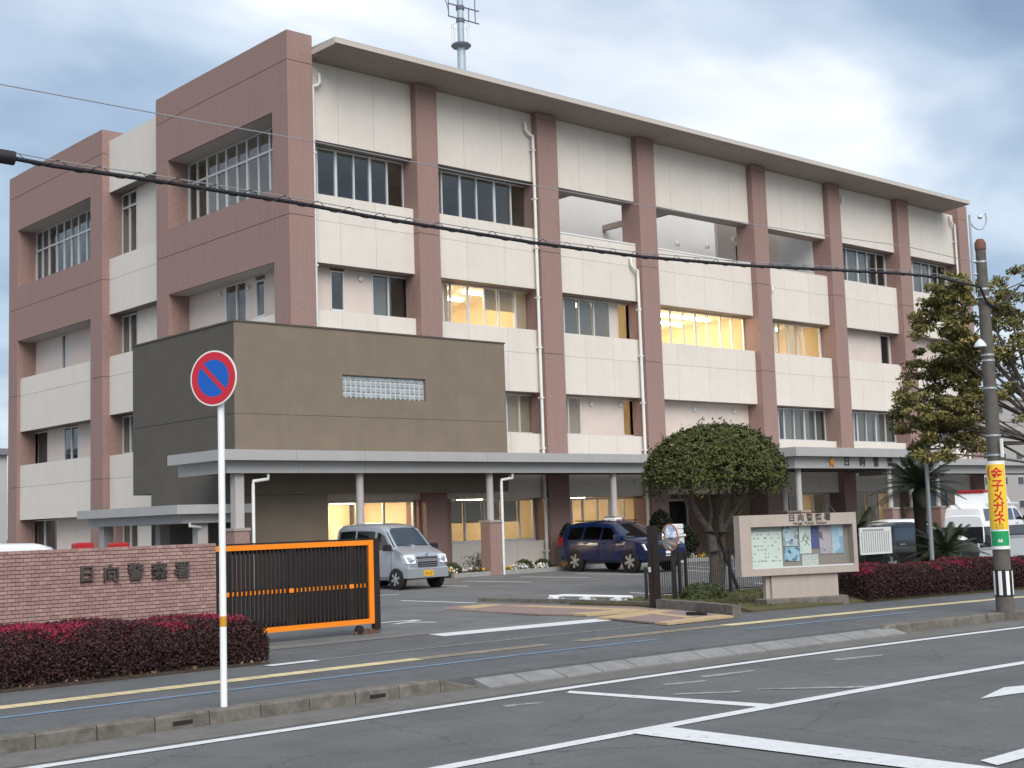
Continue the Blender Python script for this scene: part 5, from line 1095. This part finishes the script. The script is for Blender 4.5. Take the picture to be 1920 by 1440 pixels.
for P, r0 in (([(1328, 990), (1316, 975), (1303, 952), (1296, 925), (1290, 880)], .085), ([(1330, 985), (1334, 965), (1330, 930), (1335, 880)], .05), ([(1303, 955), (1288, 948), (1284, 935), (1280, 890)], .05), ([(1353, 1000), (1352, 970), (1360, 940), (1366, 890)], .07),
              ([(1355, 995), (1366, 975), (1378, 955), (1391, 930), (1405, 890)], .075), ([(1358, 990), (1385, 962), (1400, 940), (1440, 905)], .055), ([(1352, 985), (1345, 950), (1350, 900)], .045), ([(1362, 985), (1372, 960), (1374, 930), (1380, 870)], .05)):
    d_ = random.uniform(-.35, .35); pts = [loc(u, v, d_*i/len(P)) for i, (u, v) in enumerate(P)]
    limb(pts, list(np.linspace(r0, r0*.45, len(P))), tree)
cc = loc(1345, 905); cen = np.array(cc)
n = 46000
a = rng.uniform(0, 2*np.pi, n); rr = np.sqrt(rng.uniform(0, 1, n)); rad = 1.66
lump = 1+.05*np.sin(3*a+1)+.035*np.sin(7*a+2)+.02*np.sin(13*a)
shell = rng.uniform(0, 1, n)**.5
hz = np.sqrt(np.clip(1-rr**2.3, 0, 1))
top = 1.36*hz*(1+.03*np.sin(5*a)*rr); bot = -.30*np.clip((rr-.45)/.3, 0, 1)+.18*np.clip(1-rr/.7, 0, 1)-.12*np.sin(4*a+.5)*rr
h = bot+(top-bot)*np.where(rng.uniform(0, 1, n) < .62, 1-.10*rng.uniform(0, 1, n)**1, shell)
C = np.stack([rad*rr*lump*np.cos(a), rad*rr*lump*np.sin(a), h], 1)
ns = 260; ia = rng.integers(0, n, ns); tw = (C[ia]*np.array([1.035, 1.035, 1.04])+rng.normal(size=(ns, 3))*.05)[:, None, :]+np.linspace(0, 1, 9)[None, :, None]*(C[ia]/np.linalg.norm(C[ia], axis=1, keepdims=True)*rng.uniform(.04, .15, (ns, 1)))[:, None, :]; C = np.concatenate([C, tw.reshape(-1, 3)])
# push into small sprays so that gaps show
spr = rng.normal(size=(520, 3))*[.9, .9, .5]+[0, 0, .5]
C += rng.normal(size=C.shape)*.03
keep = (np.sin(C[:, 0]*9+1.3*np.sin(C[:, 1]*7))*np.sin(C[:, 1]*8+C[:, 2]*11)*np.sin(C[:, 2]*9+2) > -.42)
C = C[keep]; nr = C-np.array([0, 0, -.6]); nr /= np.linalg.norm(nr, axis=1, keepdims=True)
lvv = np.clip(rng.uniform(0, .62, len(C))+.35*(rng.uniform(0, 1, len(C)) < .25), 0, 1)
leafT = mat('clipped_tree_leaf', (.032, .042, .012), .65, c2=(.105, .112, .032), lv=1, c3=(.20, .18, .055), spec=.25)
foliage('crown', C+cen, .048, .020, leafT, tree, lvv, .15, nr*.8)
# support stakes
stk = thing('tree_stake', 'dark wooden stake propping the clipped tree', 'stake', tuple(TB)); MB().tube([loc(1389, 1118, -.1), loc(1361, 1045), loc(1350, 1010)], .045, 8).build('prop', brownM, stk); MB().tube([loc(1318, 997, -.15), loc(1372, 999, -.15)], .03, 6).build('crossbar', brownM, stk); MB().tube([loc(1332, 1036, -.18), loc(1352, 1032, -.18)], .03, 6).build('crossbar', brownM, stk)
# small clipped shrub at its foot
def shrub(name, label, P, rx, rz, n, m, group=None, cat='shrub', L=.035, Wd=.018):
    t = thing(name, label, cat, tuple(P), 0, group)
    d = rng.normal(size=(n, 3)); d /= np.linalg.norm(d, axis=1, keepdims=True); d[:, 2] = np.abs(d[:, 2]); k = rng.uniform(.8, 1.03, n)[:, None]*(1+.05*np.sin(d[:, :1]*9+d[:, 1:2]*7))
    foliage('foliage', d*k*[rx, rx, rz], L, Wd, m, t, rng.uniform(0, 1, n), .1, d)
    MB().lathe((0, 0, 0), [(rx*.75, 0), (rx*.85, rz*.4), (rx*.6, rz*.72), (.02, rz*.82)], 14).build('inner_mass', mat('shrub_core', (.018, .024, .008), .95), t); return t
leafS = mat('shrub_leaf', (.022, .034, .010), .6, c2=(.07, .085, .026), lv=1, c3=(.11, .12, .03))
p = onZ(1318, 1122, .06); shrub('low_shrub', 'low dark clipped shrub at the foot of the trimmed tree', (p[0], p[1], .05), .50, .34, 2600, leafS)
# flower bed shrubs and pansies
for u, v, s, lb in ((848, 1075, .38, 'small round shrub beside the silver van'), (928, 1072, .38, 'small round shrub at the canopy column base'), (982, 1062, .36, 'small round shrub in the middle of the flower bed'), (1018, 1060, .34, 'small round shrub left of the white downpipe')):
    p = onY(u, v, -1.9); shrub('bed_shrub', lb, (p[0], -1.9, .2), s, s*.95, 1500, leafS, 'round shrubs in the flower bed')
flw = [mat('white_petals', (.75, .72, .70), .6), mat('yellow_petals', (.70, .42, .04), .6)]
for k, (u, ci) in enumerate(((845, 0), (838, 1), (876, 0), (908, 1), (913, 0), (952, 1), (972, 0), (980, 0), (965, 0), (1012, 0), (1018, 0), (1262, 0), (1300, 0), (1316, 1), (1060, 1))):
    p = onY(u, 1068, -2.35); n = 40; C = rng.normal(size=(n, 3))*[.10, .10, .05]+[0, 0, .10]
    t = thing('pansy_clump', ('white' if ci == 0 else 'yellow')+' pansy clump low in the flower bed', 'flowers', (p[0], -2.35, .2), 0, ('white' if ci == 0 else 'yellow')+' pansies in the flower bed')
    tag(foliage('petals', C, .045, .035, flw[ci], t, rng.uniform(0, 1, n), .3), kind='stuff'); foliage('leaves', rng.normal(size=(60, 3))*[.13, .13, .04]+[0, 0, .05], .04, .02, leafS, t, rng.uniform(0, 1, 60))
p = onY(900, 1060, -1.5); t = thing('feathery_plant', 'loose pale green bushy plant in the flower bed', 'plant', (p[0], -1.5, .2)); C = rng.normal(size=(700, 3))*[.28, .2, .16]+[0, 0, .3]; foliage('leaves', C, .05, .012, leafS, t, rng.uniform(.3, 1, 700))
# shrubs against the entrance wall
for u, v, rx, rz_, lb in ((1253, 975, .5, 1.9, 'tall dark conifer against the entrance pier'), (1290, 990, .7, 1.3, 'dark leafy shrub right of the conifer by the entrance'), (1080, 960, .4, 1.5, 'slim dark leafy shrub behind the blue car')):
    p = onY(u, 1050, -1.3); n = 2600; d = rng.normal(size=(n, 3)); d /= np.linalg.norm(d, axis=1, keepdims=True); C = d*rng.uniform(.5, 1, n)[:, None]**.5*[rx, rx, rz_*.5]+[0, 0, rz_*.55]
    t = thing('wall_shrub', lb, 'shrub', (p[0], -1.0, .15)); foliage('foliage', C, .07, .03, mat('dark_conifer', (.008, .014, .006), .7, c2=(.025, .035, .012), lv=1), t, rng.uniform(0, 1, n)); MB().tube([(0, 0, -.1), (0, 0, rz_*.7)], .03, 6).build('stem', barkM, t)
# -- hedges
hl = mat('hedge_leaf', (.038, .022, .020), .75, c2=(.085, .034, .036), lv=1, c3=(.33, .012, .055), spec=.25); twig = mat('hedge_twig', (.085, .062, .052), .9)
def hedge(name, label, X0, X1, off0, off1, H, n, redp):
    cx_ = (X0+X1)/2; O = np.array([cx_, off0+float(bend(cx_)), 0.]); t = thing(name, label, 'hedge', tuple(O))
    s = rng.uniform(0, 1, n); x = X0+(X1-X0)*s; w_ = off1-off0; 
    ke = rng.uniform(0, 1, n) < .06; x = np.where(ke, np.where(rng.uniform(0, 1, n) < .5, X0+rng.uniform(0, .12, n), X1-rng.uniform(0, .12, n)), x)
    face = rng.uniform(0, 1, n); Hl = H*(1+.05*np.sin(x*1.9)+.03*np.sin(x*5.3))
    endr = np.minimum(1, np.minimum(x-X0, X1-x)/.45); endr = np.sqrt(np.clip(1-(1-endr)**2, 0, 1))
    y = np.where(face < .52, rng.uniform(0, 1, n), rng.uniform(0, .14, n))
    rim = np.sqrt(np.clip(1-(np.clip((.22-y)/.22, 0, 1))**2*.75, 0, 1))*np.sqrt(np.clip(1-(np.clip((y-.8)/.2, 0, 1))**2*.6, 0, 1))
    ztop = Hl*rim*(.55+.45*endr)
    y = np.where(ke, rng.uniform(0, 1, n), y); face = np.where(ke, .9, face)
    z = np.where(face < .52, ztop-np.abs(rng.normal(size=n))*.03, (.06+.94*rng.uniform(0, 1, n)**.62)*ztop)
    C = np.stack([x, off0+y*w_+bend(x)+rng.normal(size=n)*.02, z+rng.normal(size=n)*.015], 1)
    patch = (np.sin(x*2.3+1)*np.sin(x*.9+.4)*np.sin(y*5+x)+.25*np.sin(x*7+y*9))
    red = (face < .52)*(z > H*.78)*((patch > .10)*.8+redp*.5)
    tone = .5+.5*np.sin(x*3.1+np.sin(x*1.3)*2)*np.sin(z*8+x*2.2)
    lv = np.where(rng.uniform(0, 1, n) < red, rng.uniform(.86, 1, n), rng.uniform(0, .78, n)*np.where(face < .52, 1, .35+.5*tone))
    foliage('foliage', C, .024, .012, hl, t, lv, .2, off=O)
    # twiggy stems
    m = MB(); k = int((X1-X0)*26)
    for i in range(k):
        bx = random.uniform(X0+.1, X1-.1); by = off0+random.uniform(.22, .8)*w_+float(bend(bx)); tx = bx+random.uniform(-.2, .2); ty = off0+random.uniform(.03, .25)*w_+float(bend(bx)); tz = H*random.uniform(.5, .85)
        m.tube([(bx-O[0], by-O[1], -.02), ((bx*.6+tx*.4)-O[0], (by*.5+ty*.5)-O[1], tz*.5), (tx-O[0], ty-O[1], tz)], [.012, .008, .004], 4, False)
    m.build('stems', twig, t)
    m = MB(); xs = np.linspace(X0+.42, X1-.42, 40); vs = []
    for x in xs:
        q = float(bend(x)); vs += [(x-O[0], off0+.22*w_+q-O[1], .02), (x-O[0], off0+.16*w_+q-O[1], H*.62), (x-O[0], off0+.3*w_+q-O[1], H*.86), (x-O[0], off0+.85*w_+q-O[1], H*.86), (x-O[0], off0+.9*w_+q-O[1], .02)]
    m.add(vs, [(5*i+j, 5*i+5+j, 5*i+6+j, 5*i+1+j) for i in range(39) for j in range(4)]+[(0, 1, 2, 3, 4), tuple(195+j for j in range(5))]); m.build('inner_mass', mat('hedge_core', (.020, .013, .013), .95), t)
    return t
hedge('azalea_hedge', 'dark maroon azalea hedge with crimson top in front of the brick wall', -21.5, -12.95, -19.66, -18.1, .68, 120000, .16)
hedge('azalea_hedge', 'dark maroon hedge running on from the notice board behind the utility pole', .55, 16, -19.62, -18.6, .70, 90000, .05)
# dead leaves under the left hedge
C = np.stack([rng.uniform(-19, -13.0, 260), rng.uniform(-19.72, -19.3, 260), rng.uniform(.02, .06, 260)], 1); C[:, 1] += bend(C[:, 0])
tag(foliage('leaf_litter', C, .035, .02, mat('dead_leaf', (.16, .085, .05), .9, c2=(.30, .20, .13), lv=1), None, rng.uniform(0, 1, 260), .8), kind='stuff')
# grass on the planted strip
n = 9000; x = rng.uniform(-2.5, 6, n); C = np.stack([x, -19.35+rng.uniform(0, 1, n)*4.6+bend(x), rng.uniform(.07, .10, n)], 1)
tag(link('lawn_grass', quadmesh('lawn_grass', leaves(C, .045, .006, 0.), mat('grass_blade', (.045, .062, .016), .8, c2=(.13, .125, .045), lv=1), rng.uniform(0, 1, n))), kind='stuff')
# -- big tree on the right
rb = onZ(1960, 1088, 0.); RB = np.array([float(rb[0]), float(rb[1]), .05]); rt = thing('street_tree', 'large loose olive brown evergreen tree behind the utility pole', 'tree', tuple(RB))
kf = (RB-CAM)@np.array([vf.x, vf.y, 0])
def rloc(u, v, dep=0.):
    d = ray(u, v); k = (kf+dep)/(d@np.array([vf.x, vf.y, 0])); return Vector(CAM+d*k-RB)
limb([Vector((0, 0, -.3)), rloc(1952, 960), rloc(1946, 850), rloc(1938, 760)], [.26, .21, .18, .14], rt, 'trunk')
tips = []
def ppx(v_):
    d = np.array(v_)+RB-CAM; z = d@BF; return 960+FPX*(d@BR)/z, 720-FPX*(d@BU)/z
def inside(v_):      # clipped outline of the crown
    u, v = ppx(v_); return v > np.interp(u, [1690, 1740, 1800, 1850, 1900, 1990], [600, 535, 505, 535, 505, 470]) and u > np.interp(v, [480, 520, 580, 640, 680, 740, 800, 850], [1752, 1728, 1698, 1705, 1712, 1664, 1672, 1715]) and v < np.interp(u, [1680, 1740, 1800, 1960], [840, 868, 862, 800])
def grow(p, tgt, r, lvl):
    mid = p.lerp(tgt, .5)+Vector((random.uniform(-.1, .1), random.uniform(-.1, .1), random.uniform(-.05, .12)))
    limb([p, mid, tgt], [r, r*.75, r*.45], rt)
    for q_ in (tgt, mid.lerp(tgt, .6)):
        if inside(q_): tips.append((q_, 1.))
    if lvl:
        for _ in range(5 if lvl == 2 else 3):
            q_ = mid.lerp(tgt, random.uniform(.1, 1)); d_ = ((tgt-p).normalized()*.5+Vector((random.gauss(0, .7), random.gauss(0, .7), random.gauss(.1, .5)))).normalized(); e_ = q_+d_*(random.uniform(.5, .9) if lvl == 2 else random.uniform(.25, .5))
            if inside(e_): grow(q_, e_, r*.42, lvl-1)
J = [rloc(1938, 760), rloc(1944, 830), rloc(1940, 790), rloc(1946, 870)]
TG = [(1745, 540, -.3, 0), (1800, 520, .5, 0), (1880, 530, -.2, 0), (1960, 500, .2, 0), (1725, 590, .3, 0), (1760, 640, -.4, 2), (1735, 690, .2, 2), (1695, 750, -.3, 1), (1722, 790, .4, 1), (1775, 720, .6, 2), (1770, 570, .8, 0), (1830, 760, -.6, 1),
      (1990, 560, .4, 0), (1900, 580, 1.0, 0), (1870, 640, -.8, 2), (1960, 650, -.9, 2), (1850, 575, -.5, 0), (1800, 800, .5, 3), (1745, 828, 0., 1), (1900, 690, 1.2, 2), (1780, 600, -.8, 2), (1820, 680, .2, 2), (1700, 720, .7, 1), (1770, 780, -.5, 1), (1810, 620, 1.1, 0), (1715, 845, .3, 1), (1765, 850, -.4, 3), (1682, 775, .2, 1)]
for u, v, dp, ji in TG: grow(J[ji], rloc(u, v, dp), .034 if u > 1800 else .036, 2)
CC = []; LV = []; NR = []
for tp, wgt in tips:
    u_, v_ = ppx(tp)
    if random.random() < np.interp(u_, [1790, 1900, 1960], [.34, .66, .7]): continue
    k = int(78*random.uniform(.6, 1.25)); sz = random.uniform(.16, .30)
    d = rng.normal(size=(k, 3)); d /= np.linalg.norm(d, axis=1, keepdims=True); d[:, 2] = d[:, 2]*.55+.12
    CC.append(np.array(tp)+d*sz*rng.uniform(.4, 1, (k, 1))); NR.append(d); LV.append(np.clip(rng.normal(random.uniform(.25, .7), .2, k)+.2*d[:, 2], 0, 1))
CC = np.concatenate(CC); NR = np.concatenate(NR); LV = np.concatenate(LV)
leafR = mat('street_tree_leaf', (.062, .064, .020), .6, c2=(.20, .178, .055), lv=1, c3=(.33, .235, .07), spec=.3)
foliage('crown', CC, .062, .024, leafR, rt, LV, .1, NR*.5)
# -- cycads
cyM = mat('cycad_leaf', (.016, .028, .012), .45, c2=(.075, .09, .038), lv=1, spec=.5)
def cycad(name, label, P, H, n, L, zc_, droop=1., tr=.14):
    t = thing(name, label, 'cycad', tuple(P))
    MB().lathe((0, 0, -.1), [(tr*1.15, 0), (tr, .3), (tr*.92, H*.6), (tr*1.1, H), (tr*.4, H+.16)], 12).build('trunk', mat('cycad_trunk', (.018, .014, .012), .95, var=.3, vscale=30, bump=1., bscale=30), t)
    for k in range(n):
        az = k*2.39996; f_ = k/n; el = R(72)-R(88)*f_*droop
        d = Vector((math.cos(az)*math.cos(el), math.sin(az)*math.cos(el), math.sin(el))); side = Vector((-math.sin(az), math.cos(az), 0)); up_ = side.cross(d)*-1
        LL = L*random.uniform(.85, 1.1); sag = .30+.25*f_; P_ = []
        for i in range(9): s = i/8; P_.append(Vector((0, 0, H+.05))+d*(LL*s)-Vector((0, 0, 1))*(sag*LL*s*s*.8))
        q_ = []; lv = []
        for i in range(34):
            s = .10+.90*i/33; a_ = s*8; i0_ = min(int(a_), 7); b_ = P_[i0_].lerp(P_[i0_+1], a_-i0_); tg = (P_[i0_+1]-P_[i0_]).normalized(); nrm2 = side.cross(tg); ll = LL*.17*math.sin(math.pi*(.12+.80*s))+.02
            for sg_ in (1, -1):
                dr = (side*sg_*.80+tg*.5-nrm2*-.30).normalized(); e = b_+dr*ll; w2 = tg*.013; q_.append([b_-w2, b_+w2, e+w2*.3, e-w2*.3]); lv.append(random.uniform(0, .8)+.15*f_)
        fr = link('frond', quadmesh('frond', [[tuple(c_) for c_ in r_] for r_ in q_], cyM, lv), t)
        MB().tube(P_, list(np.linspace(.014, .004, 9)), 4).build('rachis', MATS['cycad_leaf'], fr)
    return t
p = onZ(1752, 1084, .05); Hc = float(onY(1745, 918, p[1])[2]); cycad('cycad', 'tall cycad with arching dark fronds behind the slim grey post', (p[0], p[1]+.3, .05), Hc-.02, 38, 1.3, 0, .92, .16)
p = onZ(1660, 1090, .05); cycad('cycad', 'short cycad with drooping fronds right of the notice board', (p[0]+.4, p[1]+1.2, .05), .95, 24, 1.25, 0, .85, .13)
p = onZ(1790, 1085, .05); cycad('cycad', 'low dark cycad in front of the police wagon', (p[0], p[1]+.2, .05), .62, 26, 1.15, 0, .9, .13)
# ================================================================ distance
def house(name, label, X0, X1, Y0, Y1, H, m, nwx, nwz, roof=None):
    t = thing(name, label, 'building', (X0, Y0, 0)); MB().box(0, X1-X0, 0, Y1-Y0, -.3, H).build('wall', m, t); MB().box(-.3, X1-X0+.3, -.3, Y1-Y0+.3, H, H+.35).build('roof', roof or concL, t)
    for i in range(nwx):
        for j in range(nwz):
            x = (X1-X0)*(i+.5)/nwx; z = H*(j+.55)/nwz; w_ = MB().box(x-.9, x+.9, -.06, .02, z-.6, z+.6).build('window', alumM, t); MB().box(x-.82, x+.82, -.08, -.062, z-.52, z+.52).build('pane', mat('far_pane', (.05, .06, .07), .15), w_)
    return t
a = onY(1800, 860, 14.); house('far_building', 'far pinkish low building beyond the right end of the station', 58, 86, 30, 44, 5.4, mat('far_pink', (.40, .29, .26), .8), 7, 1)
house('far_block', 'far grey apartment block glimpsed through the right hand tree', 150, 178, 60, 80, 17, mat('far_grey', (.36, .35, .35), .8), 6, 5)
p = onY(0, 820, 40.); house('far_shed', 'pale low building with grey roof edge left of the station', float(p[0])-26, float(onY(13, 900, 40.)[0]), 40, 52, float(p[2])-1.0, mat('far_cream', (.50, .50, .50), .8), 5, 1, mat('far_roof', (.22, .22, .24), .7))
for k, (x, y, s) in enumerate(((75, -6, 5), (92, 6, 6), (110, -22, 6.5), (70, 50, 6))):
    t = thing('far_tree', ['bushy green tree far down the street', 'broad green tree beyond the far pink building', 'tall green tree at the far bend of the street', 'dark tree behind the far pink building'][k], 'tree', (x, y, -.3)); n = 2600; d = rng.normal(size=(n, 3)); d /= np.linalg.norm(d, axis=1, keepdims=True)
    lum = 1+.25*np.sin(d[:, 0]*5+k)*np.sin(d[:, 1]*6)+.15*np.sin(d[:, 2]*9); foliage('crown', d*(lum*rng.uniform(.6, 1, n))[:, None]*[s*.5, s*.5, s*.42]+[0, 0, s*.62], .22, .12, leafT, t, rng.uniform(0, .7, n)); MB().tube([(0, 0, -.2), (0, 0, s*.6)], [.2, .1], 8).build('trunk', barkM, t)
